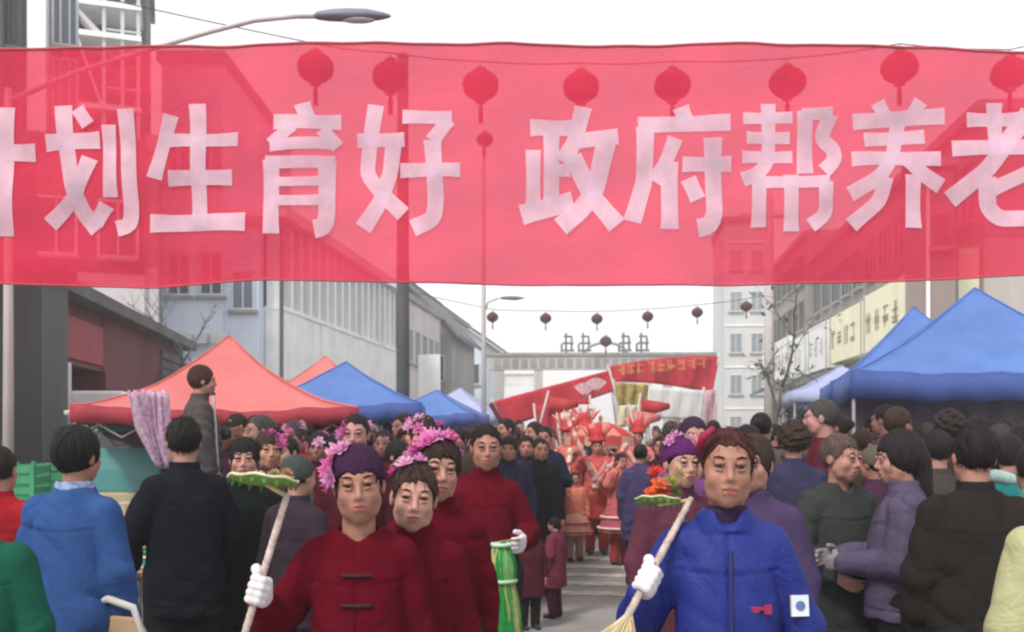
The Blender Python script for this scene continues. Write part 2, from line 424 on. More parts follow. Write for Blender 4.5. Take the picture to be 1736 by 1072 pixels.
for z_, e_ in ((4.9, btop), (2.6, bbot)):
    MB().tube([Vector((-11.5, 9.5, z_)), bp(-420, e_(-420))], .008, 6).obj('rope', M['rope'], banner); MB().tube([bp(2160, e_(2160)), Vector((11.5, 9.0, z_))], .008, 6).obj('rope', M['rope'], banner)
GLY = [
 [(30,[(-120,196),(-92,216)]), (26,[(-142,258),(-96,258),(-96,372),(-62,340)]), (34,[(3,180),(3,400)]), (28,[(-58,257),(56,257)])],
 [(27,[(76,242),(168,237)]), (27,[(107,179),(111,241),(123,315),(142,362),(166,390)]), (24,[(162,380),(181,348)]), (26,[(152,268),(127,336),(83,380)]), (22,[(131,184),(149,212)]), (22,[(184,212),(188,335)]), (25,[(213,185),(222,350),(220,382),(198,388)])],
 [(24,[(290,196),(278,240),(260,302)]), (22,[(280,238),(404,237)]), (26,[(334,176),(339,376)]), (25,[(284,302),(394,302)]), (29,[(253,378),(418,378)])],
 [(26,[(514,178),(522,202)]), (24,[(466,210),(580,210)]), (22,[(498,216),(462,248)]), (20,[(460,249),(568,245)]), (22,[(548,222),(574,252)]), (26,[(462,274),(462,398)]), (20,[(452,278),(569,278)]), (28,[(556,276),(557,366),(552,388),(534,390)]), (15,[(470,310),(548,310)]), (17,[(470,342),(548,342)])],
 [(25,[(638,180),(626,262),(622,296),(650,332),(684,364)]), (26,[(668,238),(662,294),(646,342),(616,388)]), (22,[(607,241),(686,238)]), (22,[(683,200),(766,200)]), (24,[(760,203),(733,240)]), (27,[(733,238),(740,340),(736,372),(700,388)]), (24,[(679,290),(780,289)])],
 [(26,[(899,216),(975,214)]), (26,[(935,222),(935,350)]), (24,[(904,254),(904,352)]), (22,[(936,290),(966,287)]), (32,[(884,364),(972,340)]), (27,[(989,180),(976,236),(954,274)]), (26,[(978,236),(1048,231)]), (31,[(1028,240),(1010,320),(985,356),(950,384)]), (31,[(970,264),(1004,330),(1046,382)])],
 [(26,[(1154,182),(1162,205)]), (27,[(1082,212),(1236,211)]), (28,[(1094,215),(1092,308),(1072,376)]), (24,[(1144,236),(1127,280),(1108,308)]), (28,[(1134,276),(1134,390)]), (24,[(1156,280),(1239,279)]), (28,[(1207,236),(1210,366),(1204,384),(1182,388)]), (26,[(1166,304),(1182,340)])],
 [(19,[(1258,203),(1342,201)]), (19,[(1264,236),(1338,235)]), (19,[(1257,268),(1343,267)]), (23,[(1301,178),(1302,274),(1285,296),(1258,306)]), (25,[(1363,190),(1363,296)]), (20,[(1358,196),(1408,195)]), (24,[(1404,198),(1390,238),(1412,256),(1414,274),(1394,292)]), (20,[(1275,311),(1404,310)]), (23,[(1285,308),(1285,386)]), (23,[(1397,310),(1397,366),(1372,384)]), (24,[(1339,298),(1339,394)])],
 [(23,[(1484,177),(1497,200)]), (23,[(1558,174),(1544,198)]), (25,[(1441,211),(1601,197)]), (22,[(1461,241),(1566,233)]), (23,[(1440,273),(1594,270)]), (24,[(1521,204),(1510,268),(1486,304),(1438,332)]), (25,[(1536,272),(1562,296),(1596,316)]), (25,[(1496,304),(1487,344),(1440,384)]), (27,[(1546,298),(1546,388)])],
 [(26,[(1690,172),(1690,258)]), (23,[(1640,203),(1744,199)]), (25,[(1614,252),(1768,247)]), (29,[(1748,190),(1672,290),(1612,338)]), (27,[(1675,300),(1676,354),(1694,372),(1762,371),(1772,344)]), (24,[(1762,284),(1684,320)])],
]
NAMES = 'ji hua sheng yu hao zheng fu bang yang lao'.split()
def stroke(b, pts, w, off):
    pts = [Vector((x, y)) for x, y in pts]; q = [pts[0]]
    for a, c in zip(pts[:-1], pts[1:]):
        n = max(1, int((c - a).length / 7))
        for k in range(1, n + 1): q.append(a.lerp(c, k / n))
    for _ in range(2 if len(pts) > 2 else 0): q = [q[0]] + [(q[i-1] + q[i]*2 + q[i+1]) / 4 for i in range(1, len(q)-1)] + [q[-1]]
    vv = []; ff = []; NW = 4
    for i, p in enumerate(q):
        d = (q[min(i+1, len(q)-1)] - q[max(i-1, 0)]).normalized(); n = Vector((-d.y, d.x))
        fl = 1.0 + .10 * (abs(i / (len(q) - 1) - .5) * 2) ** 3
        for k in range(NW + 1):
            t = p + n * (w * fl * (k / NW - .5)); vv.append(bp(t.x, t.y, off))
    for i in range(len(q) - 1):
        for k in range(NW): a = i*(NW+1)+k; ff.append((a, a+1, a+NW+2, a+NW+1))
    b.add(vv, ff)
for g in GLY:
    b = MB()
    for i, (w, pts) in enumerate(g): stroke(b, pts, w, .009 + .0009 * i)
    b.obj('character', M['letter'], banner, True)

# ------------------------------------------------------------------ lanterns on two strings
def lantern_meshes(r, silk='lantern'):
    body = MB(); n = 24; m = 14; vv = []; ff = []
    for i in range(m + 1):
        a = math.pi * (.06 + .88 * i / m)
        for k in range(n): 
            rr = r * math.sin(a) * (1 + .035 * math.cos(k * math.pi)); vv.append((rr*math.cos(2*math.pi*k/n), rr*math.sin(2*math.pi*k/n), -.86*r*math.cos(a)))
    for i in range(m):
        for k in range(n): k2 = (k+1) % n; ff.append((i*n+k, i*n+k2, (i+1)*n+k2, (i+1)*n+k))
    body.add(vv, ff)
    capm = MB().lathe([(.001, .98*r), (.30*r, .98*r), (.32*r, .84*r), (.001, .84*r)], 14); capb = MB().lathe([(.001, -.84*r), (.32*r, -.84*r), (.30*r, -.98*r), (.001, -.98*r)], 14)
    capm.tube([(0, 0, .96*r), (0, 0, 1.35*r)], .02*r + .003, 6)
    tas = MB(); rg = random.Random(2)
    for k in range(14):
        a = 2*math.pi*k/14; tas.tube([(0, 0, -.95*r), (.10*r*math.cos(a), .10*r*math.sin(a), -1.25*r), (.12*r*math.cos(a), .12*r*math.sin(a), -2.1*r)], .022*r, 4)
    return body.me('silk', M[silk], True), capm.me('cap', M['lantern_cap']), capb.me('cap', M['lantern_cap']), tas.me('tassel', M[silk])
ORD = ['first', 'second', 'third', 'fourth', 'fifth', 'sixth', 'seventh', 'eighth']
def lantern_string(pts, D, r, lab, group):
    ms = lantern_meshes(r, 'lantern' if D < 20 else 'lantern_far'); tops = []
    for i, (px, py) in enumerate(pts):
        p = P(px, py, D); e = empty('lantern', p, random.Random(i).uniform(0, 3), lab % ORD[i], 'lantern', group)
        link('silk', ms[0], e); link('cap', ms[1], e); link('cap', ms[2], e); link('tassel', ms[3], e); tops.append(p + Vector((0, 0, 1.34 * r)))
    tops = [tops[0] + Vector((-4.5, 0, 1.0))] + tops + [tops[-1] + Vector((4.5, 0, 1.0))]
    q = []
    for a, b in zip(tops[:-1], tops[1:]):
        for k in range(8): t = k / 8; c = a.lerp(b, t); c.z -= .0 + .10 * r * math.sin(math.pi * t); q.append(c)
    q.append(tops[-1]); return MB().tube(q, .008 if D < 20 else .016, 5).obj('lantern_wire', M['wire'])
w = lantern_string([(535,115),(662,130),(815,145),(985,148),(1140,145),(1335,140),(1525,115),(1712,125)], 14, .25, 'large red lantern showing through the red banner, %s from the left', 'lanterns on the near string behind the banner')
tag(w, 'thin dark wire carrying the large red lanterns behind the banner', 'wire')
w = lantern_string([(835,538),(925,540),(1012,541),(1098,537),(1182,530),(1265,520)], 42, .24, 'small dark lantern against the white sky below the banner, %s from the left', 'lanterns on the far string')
tag(w, 'thin wire carrying the small dark lanterns across the far street', 'wire')
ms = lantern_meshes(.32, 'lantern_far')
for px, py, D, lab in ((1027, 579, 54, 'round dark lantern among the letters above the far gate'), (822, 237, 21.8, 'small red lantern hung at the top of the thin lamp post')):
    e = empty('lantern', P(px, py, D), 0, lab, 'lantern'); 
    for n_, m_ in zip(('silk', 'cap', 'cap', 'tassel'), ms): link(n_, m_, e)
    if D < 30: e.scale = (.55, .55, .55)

# ------------------------------------------------------------------ street lamps and poles
def lamp_head(root, p, L, ang, tilt=0.0):
    b = MB(); prof = [(-.5, .02, .02), (-.44, .07, .06), (-.3, .095, .085), (-.05, .11, .10), (.2, .105, .09), (.38, .07, .055), (.47, .03, .03), (.5, .005, .005)]
    vv = []; ff = []; n = 14
    for x, ry, rz in prof:
        for k in range(n): a = 2*math.pi*k/n; vv.append((x*L, ry*L*math.cos(a), (rz*L*math.sin(a)) * (1.0 if math.sin(a) > 0 else .62)))
    for i in range(len(prof)-1):
        for k in range(n): k2 = (k+1) % n; ff.append((i*n+k, i*n+k2, (i+1)*n+k2, (i+1)*n+k))
    ff.append(tuple(range(n))[::-1]); ff.append(tuple(range((len(prof)-1)*n, len(prof)*n)))
    b.add(vv, ff); o = b.obj('lamp_head', M['lamp'], root, True, p, (0, tilt, ang))
    g = MB().ball((.08*L, 0, -.045*L), (.22*L, .08*L, .04*L), 14, 8); g.obj('lens', M['lens'], o, True)
    return o
def street_lamp(base, pole_top, arm, r, head, label, m='palepole'):
    root = empty('street_lamp', base, 0, label, 'street lamp'); o = Vector(base)
    MB().lathe([(.001, 0), (r*2.2, 0), (r*2.2, .05), (r*1.5, .3), (r*1.2, .5)], 12).obj('base', M[m], root, True)
    MB().tube([(0, 0, .3), (0, 0, (pole_top - o).z * .5), pole_top - o], [r*1.25, r, r*.75], 12).obj('pole', M[m], root, True)
    MB().tube([Vector(a) - o for a in arm], [r*.62] + [r*.5] * (len(arm)-1), 10).obj('arm', M[m], root, True)
    if head: lamp_head(root, Vector(head[0]) - o, head[1], head[2], head[3])
    return root
D1 = 10.5
street_lamp(P(14, HY, D1) * 1 + Vector((0, 0, -EYE)), P(14, 150, D1), [P(14, 172, D1), P(130, 122, D1), P(266, 80, D1), P(361, 53, D1), P(431, 35, D1), P(500, 28, D1), P(545, 28, D1)], .05,
            (P(597, 28, D1), .82, 0, .0), 'tall street lamp whose grey lamp head hangs above the banner')
D2 = 22
street_lamp(at(820, D2), P(820, 250, D2), [P(820, 530, D2), P(828, 512, D2), P(845, 506, D2)], .05, (P(868, 506, D2), .55, 0, .0), 'thin grey lamp post rising behind the far crowd at mid street')
b = empty('utility_pole', at(683, 16), 0, 'thick dark utility pole behind the banner, beside the blue tents', 'pole')
MB().tube([(0,0,0),(0,0,4),(0,0,P(683,100,16).z)], [.115,.10,.085], 14).obj('shaft', M['concrete_dark'], b, True)
MB().lathe([(.001,0),(.09,0),(.10,.05),(.06,.09),(.001,.12)],12,(0,0,P(683,100,16).z)).obj('cap', M['concrete'], b, True)
b = empty('utility_pole', at(1304, 27), 0, 'grey pole standing before the pale tower block on the right', 'pole')
MB().tube([(0,0,0),(0,0,P(1304,330,27).z)], [.15,.11], 14).obj('shaft', M['grey_render'], b, True)
MB().box(-.8,.8,-.05,.05,P(1304,370,27).z,P(1304,370,27).z+.1).obj('crossarm', M['grey_render'], b)

# ------------------------------------------------------------------ buildings
_wm = {}
def window(root, x, z, w, h, fr='frame_white', gl='glass_dark', y=0.0, bars=1, axis_='x', name='window'):
    k = (w, h, fr, gl, bars)
    if k not in _wm:
        b = MB(); t = .07
        b.box(-w/2, -w/2+t, -.05, .06, 0, h); b.box(w/2-t, w/2, -.05, .06, 0, h); b.box(-w/2+t, w/2-t, -.05, .06, 0, t); b.box(-w/2+t, w/2-t, -.05, .06, h-t, h)
        for i in range(bars): q = -w/2 + w*(i+1)/(bars+1); b.box(q-.025, q+.025, -.045, .05, t, h-t)
        g = MB().box(-w/2+t*.5, w/2-t*.5, .005, .02, t*.5, h-t*.5); sl = MB().box(-w/2-.08, w/2+.08, -.14, .05, -.09, -.002)
        _wm[k] = (b.me('window', M[fr]), g.me('pane', M[gl]), sl.me('sill', M['concrete']))
    a = link(name, _wm[k][0], root, (x, y, z)); link('pane', _wm[k][1], a); link('sill', _wm[k][2], a); return a

# A: tall block on the left, its upper floors above the banner
DA = 26.0; ax_ = lambda px: (px - CX) / FPX * DA
AW = ax_(245) - ax_(-140); AR = R(19)
A = empty('building', (ax_(245) - AW*math.cos(AR), DA - AW*math.sin(AR), 0), AR, 'tall grey block with glass bays and open stairs at the upper left corner', 'building')
X = lambda px: ax_(px) - ax_(-140)
MB().box(0, X(245), 1.4, 11, 0, 16.5).obj('wall', M['concrete_dark'], A)
MB().box(0, X(245), .0, 1.398, 0, 5.7).obj('lower_wall', M['plaster'], A); MB().box(0, X(245), .03, 1.398, 5.703, 9.2).obj('upper_wall', M['concrete_dark'], A)
MB().box(X(245)+.002, X(274), .10, 9, 0, 5.9).obj('annex', M['plaster'], A); MB().box(X(245)+.002, X(268), .14, 9, 5.903, 9.4).obj('annex_upper', M['concrete'], A)
for p0, p1, m_ in ((-60, -30, 'concrete'), (-4, 20, 'concrete'), (64, 92, 'plaster_white')):
    MB().box(X(p0), X(p1), .05, 1.398, 9.202, 16.5).obj('column', M[m_], A)
for p0, p1, z0, dz in ((-140, -6, 9.3, 6.9), (22, 62, 9.3, 6.9)):
    for i in range(3): window(A, (X(p0)+X(p1))/2, z0 + i*2.4, (X(p1)-X(p0))*.92, 1.9, 'frame_dark', 'glass_dark', 1.33, 2)
for i in range(3): window(A, (X(95)+X(138))/2, 9.3 + i*2.4, X(138)-X(95), 2.1, 'frame_white', 'glass_blue', .9, 2)
for i, z0 in enumerate((9.9, 11.75, 12.55, 13.8, 15.0)):
    MB().box(X(142), X(240), .0, 1.38, z0, z0+.14).obj('stair_slab', M['plaster_white'], A)
for z0, z1 in ((12.45, 11.89), (14.9, 13.94), (11.7, 10.1)):
    b = MB(); x0, x1 = X(142), X(178)
    b.add([(x0, .1, z0), (x1, .1, z1), (x1, .1, z1-.16), (x0, .1, z0-.16), (x0, .7, z0), (x1, .7, z1), (x1, .7, z1-.16), (x0, .7, z0-.16)], [(0,3,2,1),(4,5,6,7),(0,1,5,4),(1,2,6,5),(2,3,7,6),(3,0,4,7)])
    b.obj('stair_flight', M['plaster'], A)
for q in (178, 207, 232): MB().box(X(q), X(q)+.09, .06, .16, 9.202, 16.5).obj('post', M['frame_white'], A)
for z0 in (10.5, 12.0, 13.2, 14.5):
    MB().tube([(X(180), .10, z0), (X(240), .10, z0)], .03, 6).obj('handrail', M['frame_white'], A)
for i in range(4):
    for z0 in (3.0, 6.1): window(A, .9 + i*1.45, z0, 1.0, 1.5, 'frame_white', 'glass_dark', -.02, 1)
MB().tube([(X(274)-.05, .03, 0), (X(274)-.05, .03, 9.3)], .05, 8).obj('downpipe', M['concrete_dark'], A)
MB().box(-.2, X(245)+.15, -.15, 11.1, 16.502, 16.8).obj('roof', M['concrete'], A)

# B: pale blue walled block
DB2 = 29.2; x0 = (274 - CX)/FPX*DB2
Bd = empty('building', (x0, DB2, 0), 0, 'pale blue rendered block behind the bare tree on the left', 'building')
W1 = (378-274)/FPX*DB2; W2 = (437-274)/FPX*DB2
MB().box(0, W1, 0, 9, 0, 12.4).obj('wall', M['plaster_blue'], Bd); MB().box(W1+.002, W2, .15, 8, 0, 7.7).obj('wing', M['plaster_blue'], Bd)
MB().box(-.1, W1+.1, -.15, 9.1, 12.402, 12.7).obj('roof', M['concrete'], Bd); MB().box(W1+.11, W2+.1, .0, 8.1, 7.702, 7.95).obj('wing_roof', M['concrete'], Bd)
for z0 in (2.4, 5.6, 8.9):
    for xx in (.5, 1.45): window(Bd, xx, z0, .72, 1.3, 'frame_white', 'glass_blue', -.01, 1)
window(Bd, W1+.55, 5.2, .7, 1.2, 'frame_white', 'glass_blue', .14, 1)
for i in range(4): MB().box(.2+i*.45, .5+i*.45, -.35, -.001, 4.2, 4.5).obj('air_unit', M['white_plastic'], Bd)

# C: long building with white fins
Cb = empty('building', S(28.9, -10), R(83.9), 'long building with white vertical fins over dark glass and a white parapet', 'building')
MB().box(0, 27, .5, 9, 0, 8.0).obj('wall', M['concrete_dark'], Cb)
MB().box(-.02, 16, .0, .498, 0, 3.2).obj('ground_floor', M['concrete'], Cb)
for i in range(8): MB().box(.02+i*2.0, 1.98+i*2.0, -.02+.012*(i % 2), .498, 3.21, 5.28).obj('panel', M['siding'], Cb)
MB().box(0, 16, -.06, .5, 5.282, 5.40).obj('ledge', M['plaster_white'], Cb)
for i in range(17): MB().box(.05+i*.95, .27+i*.95, .02, .46, 5.402, 7.9).obj('fin', M['plaster_white'], Cb)
for i in range(16): MB().box(.28+i*.95, .99+i*.95, .462, .49, 5.5, 7.8).obj('pane', M['glass_dark'], Cb)
MB().box(-.15, 16.3, -.2, 9.1, 8.002, 8.35).obj('roof', M['plaster_white'], Cb)
MB().box(16.3, 17.2, -.15, .498, 0, 8.6).obj('pilaster', M['concrete_dark'], Cb)
MB().box(17.202, 27, .05, .498, 0, 8.0).obj('end_wall', M['plaster'], Cb); MB().box(17.2, 27.1, -.1, 9.1, 8.003, 8.3).obj('end_roof', M['concrete'], Cb)
for i in range(5):
    for z0 in (1.6, 5.0): window(Cb, 18.6+i*1.8, z0, 1.2, 1.7, 'frame_white', 'glass_dark', .03, 1)
for i in range(9): MB().box(-.06-.006*(i % 2), -.022, .5, 8.9, 3.2+i*.24, 3.42+i*.24).obj('siding_board', M['siding'], Cb)
MB().box(-.08, -.022, .55, 8.9, 5.45, 7.7).obj('end_glass', M['glass_dark'], Cb)
MB().tube([(-.12, -.06, 0), (-.12, -.06, 8)], .06, 8).obj('downpipe', M['concrete_dark'], Cb)

# D: gabled houses further up the street on the left
def gable_house(x0, x1, y, depth, eave, ridge, wallm, label, nwin=2, xr=None):
    xr = (x0+x1)/2 if xr is None else xr
    r = empty('house', (x0, y, 0), -R(6.1), label, 'house'); w = x1-x0; q = xr-x0
    b = MB(); b.add([(0,0,0),(w,0,0),(w,0,eave),(q,0,ridge-.1),(0,0,eave),(0,depth,0),(w,depth,0),(w,depth,eave),(q,depth,ridge-.1),(0,depth,eave)],
        [(0,1,2,3,4),(9,8,7,6,5),(1,6,7,2),(5,0,4,9),(0,5,6,1)]); b.obj('wall', M[wallm], r)
    for s_, xe in ((0, -.5), (1, w+.5)):
        ez = eave - .5*(ridge-eave)/max(abs(xe-q), .1) + .05; t = .22; b = MB()
        b.add([(q,-.6,ridge),(xe,-.6,ez),(xe,depth+.6,ez),(q,depth+.6,ridge),(q,-.6,ridge+t),(xe,-.6,ez+t),(xe,depth+.6,ez+t),(q,depth+.6,ridge+t)],
              [(0,1,2,3),(7,6,5,4),(0,4,5,1),(1,5,6,2),(2,6,7,3),(3,7,4,0)]); ro = b.obj('roof', M['rooftile'], r)
    MB().tube([(q,-.6,ridge+.24),(q,depth+.6,ridge+.24)], .14, 8).obj('ridge', M['rooftile'], r)
    for i in range(nwin): window(r, w*(i+.5)/nwin, eave*.62, 1.1, 1.5, 'frame_white', 'glass_dark', -.02, 1); window(r, w*(i+.5)/nwin, eave*.22, 1.1, 1.5, 'frame_white', 'glass_dark', -.02, 1)
    return r
gable_house((600-CX)/FPX*58, (768-CX)/FPX*58, 58, 9, 7.4, 10.0, 'concrete', 'grey gabled house with dark tiled roof behind the utility pole', 3, (698-CX)/FPX*58)
gable_house((690-CX)/FPX*72, (824-CX)/FPX*72, 72, 12, 8.2, 10.4, 'plaster_blue', 'bluish grey gabled house farthest along the left side', 3, (752-CX)/FPX*72)
sg = empty('shop_sign', P(728, 690, 46), R(-6), 'white upright sign board standing before the grey gabled house', 'sign')
MB().box(-.5,.5,-.08,.08,-1,2.4).obj('board', M['white_sign'], sg); MB().box(-.05,.05,-.07,.07,-2.8,-1.001).obj('post', M['steel'], sg)

# S: low dark red shop at the left
a0 = Vector(((75-CX)/FPX*15.3, 15.3, 0)); a1 = Vector(((310-CX)/FPX*26.7, 26.7, 0)); L_ = (a1-a0).length
Sh = empty('shop_building', a0, math.atan2(a1.y-a0.y, a1.x-a0.x), 'low dark red shop front with one grey framed doorway on the left', 'shop')
MB().box(0, 1.0, 0, 6, 0, 3.8).obj('wall', M['maroon'], Sh); MB().box(1.002, 3.4, 0.02, 6, 2.75, 3.8).obj('wall', M['maroon'], Sh); MB().box(1.002, 3.4, .9, 6, 0, 2.748).obj('doorway', M['concrete_dark'], Sh)
MB().box(3.402, L_, 0, 6, 0, 3.8).obj('wall', M['maroon'], Sh)
MB().box(-.1, L_+.1, -.35, 6.1, 3.802, 4.02).obj('roof', M['concrete_dark'], Sh)
MB().box(1.1, 3.3, -.03, .018, 2.85, 3.55).obj('sign_board', M['red_sign'], Sh)
MB().box(.86, 1.06, -.10, .0, 0, 2.75).obj('door_frame', M['plaster'], Sh); MB().box(3.36, 3.5, -.06, .0, 0, 2.75).obj('door_frame', M['maroon'], Sh)
o = MB().box(1.1, 3.2, -.9, .0, 2.02, 2.3).obj('awning', M['plaster_white'], Sh); bevel(o, .05)
for i in range(3): window(Sh, 5.6+i*2.0, 1.1, 1.2, 1.25, 'frame_dark', 'glass_dark', -.02, 1)
for i in range(6): MB().box(L_-3+.02, L_-.1, -.05-.02*(i % 2), -.001, 2.3+i*.22, 2.47+i*.22).obj('louvre', M['concrete_dark'], Sh)
MB().box(-6, -.002, .1, 6, 0, 5.6).obj('side_block', M['concrete_dark'], Sh)
# olive end pillar nearest the street lamp
pl = empty('gate_pillar', P(-30, HY, 13.5) - Vector((0,0,EYE)), 0, 'dark olive pillar with a pale edge strip at the left border', 'pillar')
MB().box(.0, .80, 0, .8, 0, 3.75).obj('shaft', M['concrete_dark'], pl); MB().box(-.3, -.002, .05, .7, 0, 3.6).obj('side_panel', M['plaster'], pl)
MB().box(-.35, .9, -.08, .88, 3.752, 3.9).obj('cap', M['maroon'], pl)

# right side: pale tower block, row of shops, brown stair tower
T = empty('building', ((1228-CX)/FPX*75, 75, 0), -R(6), 'pale grey tower block at the far end of the right side', 'building')
wT = (1302-1228)/FPX*75
MB().box(0, wT, 0, 9, 0, 17.4).obj('wall', M['tower_grey'], T); MB().box(-.15, wT+.15, -.2, 9.1, 17.402, 17.8).obj('roof', M['concrete'], T)
for i in range(5):
    for q in range(2): window(T, .85+q*1.55, 1.4+i*3.1, .95, 1.5, 'frame_white', 'glass_pale', -.02, 1)
    MB().box(.0, wT, -.07, -.001, .5+i*3.1+2.9, .62+i*3.1+2.9).obj('ledge', M['plaster_white'], T)
Rr = empty('building', S(66, 9), -R(96.1), 'long row of grey shops with white and cream sign boards on the right', 'shops')
MB().box(0, 14, .5, 9, 0, 6.8).obj('wall', M['grey_render'], Rr); MB().box(14.002, 38, .7, 9, 0, 6.8).obj('wall', M['grey_render'], Rr); MB().box(0, 14, .5, 9, 6.803, 11.6).obj('upper_wall', M['upper_grey'], Rr); MB().box(14.002, 38, .7, 9, 6.803, 10.2).obj('upper_wall', M['upper_grey'], Rr)
MB().box(-.1, 14, .3, 9.1, 11.602, 11.9).obj('roof', M['concrete'], Rr); MB().box(14.003, 38.1, .5, 9.1, 10.202, 10.5).obj('roof', M['concrete'], Rr)
for i in range(7):
    for z0 in (7.0, 9.4): window(Rr, 1.2+i*1.85, z0, 1.2, 1.5, 'frame_dark', 'glass_dark', .48, 1)
for i in range(11): window(Rr, 15.4+i*2.1, 7.5, 1.4, 1.6, 'frame_dark', 'glass_dark', .68, 1)
for x0, x1, z0, z1, m_ in ((.3, 5.2, 4.4, 6.6, 'white_sign'), (5.5, 10.4, 4.6, 6.9, 'white_sign'), (10.8, 15.6, 4.5, 6.5, 'siding'), (16.2, 20.6, 4.5, 6.6, 'white_sign'), (21.2, 27.0, 4.6, 6.6, 'cream'), (27.3, 33.0, 4.6, 6.7, 'cream'), (33.3, 37.8, 4.6, 6.6, 'cream')):
    s_ = MB().box(x0, x1, .1, .44 if x1 < 14 else .64, z0, z1).obj('sign_board', M[m_], Rr)
    rg = random.Random(int(x0*10)); n = int((x1-x0)/1.2)
    for k in range(n):                                              # blurred sign characters, each a cluster of strokes
        cx_ = x0+.7+k*1.2; cz = (z0+z1)/2; g = MB()
        for _ in range(6):
            if rg.random() < .5: q = rg.uniform(-.35, .35); g.box(cx_-.36, cx_+.30, .075+.002*_, .0995, cz+q-.035, cz+q+.035)
            else: q = rg.uniform(-.3, .3); g.box(cx_+q-.035, cx_+q+.035, .076+.002*_, .0995, cz-.38, cz+.36)
        g.obj('character', M['sign_ink'] if m_ == 'cream' else M['sign_faint'], s_)
    for xx in (x0+.05, x1-.15): MB().box(xx, xx+.10, .06, .09, z0-.15, z1+.1).obj('bracket', M['steel'], s_)
for x0, x1, z0 in ((5.0, 10.5, 3.9), (10.8, 17.0, 3.8), (17.3, 23.5, 3.7)):
    b = MB(); n = 10; vv = []; ff = []
    for k in range(n+1):
        t = k/n; vv += [(x0, .45-1.7*t, z0+.75-.75*t**1.4), (x1, .45-1.7*t, z0+.75-.75*t**1.4), (x1, .45-1.7*t, z0+.70-.75*t**1.4), (x0, .45-1.7*t, z0+.70-.75*t**1.4)]
    for k in range(n):
        for e in range(4): e2 = (e+1) % 4; ff.append((k*4+e, k*4+e2, k*4+4+e2, k*4+4+e))
    b.add(vv, ff); b.obj('awning', M['awning_green'], Rr)
for i in range(9): MB().box(1+i*4, 4.2+i*4, .40, .49, .3, 3.2).obj('shutter', M['frame_dark'], Rr)
Bt = empty('building', ((1536-CX)/FPX*24, 24, 0), R(-23), 'narrow brown stair tower rising behind the large blue tent', 'building')
wB = (1612-1538)/FPX*24
MB().box(0, wB, 0, 4, 0, 7.9).obj('wall', M['brown_block'], Bt); MB().box(-.1, wB+.1, -.1, 4.1, 7.902, 8.1).obj('roof', M['concrete'], Bt)
MB().tube([(wB*.47, -.05, 0), (wB*.47, -.05, 7.8)], .05, 8).obj('downpipe', M['plaster_white'], Bt)
window(Bt, wB*.25, 3.2, .4, .8, 'frame_dark', 'glass_dark', -.02, 0); window(Bt, wB*.75, 3.2, .4, .8, 'frame_dark', 'glass_dark', -.02, 0); window(Bt, wB*.75, 6.0, .4, .8, 'frame_dark', 'glass_dark', -.02, 0)

# far gate across the street with letters on its beam
DG = 60.0; gx = lambda px: (px-CX)/FPX*DG; gz = lambda py: EYE+(HY-py)/FPX*DG
G = empty('street_gate', (gx(1015), DG, 0), -R(2), 'long grey gate spanning the far end of the street with raised letters', 'gate')
x0, x1 = gx(838)-gx(1015), gx(1198)-gx(1015)
for xx in (x0, x0+2.4, x1-2.6, x1-.5): MB().box(xx, xx+.5, -.3, .3, 0, gz(628)).obj('column', M['grey_render'], G)
MB().box(x0-.3, x1+.3, -.35, .35, gz(627), gz(604)).obj('beam', M['grey_render'], G)
MB().box(x0-.5, x1+.5, -.45, .45, gz(604)+.003, gz(604)+.18).obj('coping', M['concrete'], G)
for k in range(24): MB().box(x0+k*.54, x0+k*.54+.36, -.40, -.352, gz(623), gz(609)).obj('panel', M['concrete'], G)
rg = random.Random(9)
for px in (963, 992, 1060, 1090):
    c = gx(px)-gx(1015); z0 = gz(604)+.2; b = MB()
    for sx, sz, ln, hor in ((0, .08, .9, 1), (0, .52, .8, 1), (0, .92, .6, 1), (-.12, 0, 1.2, 0), (.22, .1, .8, 0), (-.38, .05, .5, 0)):
        b.box(c+sx-ln/2*.85, c+sx+ln/2*.85, -.08, .08, z0+sz, z0+sz+.11) if hor else b.box(c+sx-.06, c+sx+.06, -.07, .07, z0+sz, z0+sz+ln)
    b.obj('letter', M['concrete_dark'], G)
arc = [(gx(1027)-gx(1015)+1.25*math.cos(a), 0, gz(604)+.1+.7*math.sin(a)) for a in [math.pi*k/12 for k in range(13)]]
MB().tube(arc, .09, 8).obj('arch', M['concrete'], G, True)
MB().box(gx(855)-gx(1015), gx(905)-gx(1015), -.06, .06, gz(655), gz(634)).obj('notice_board', M['white_sign'], G)

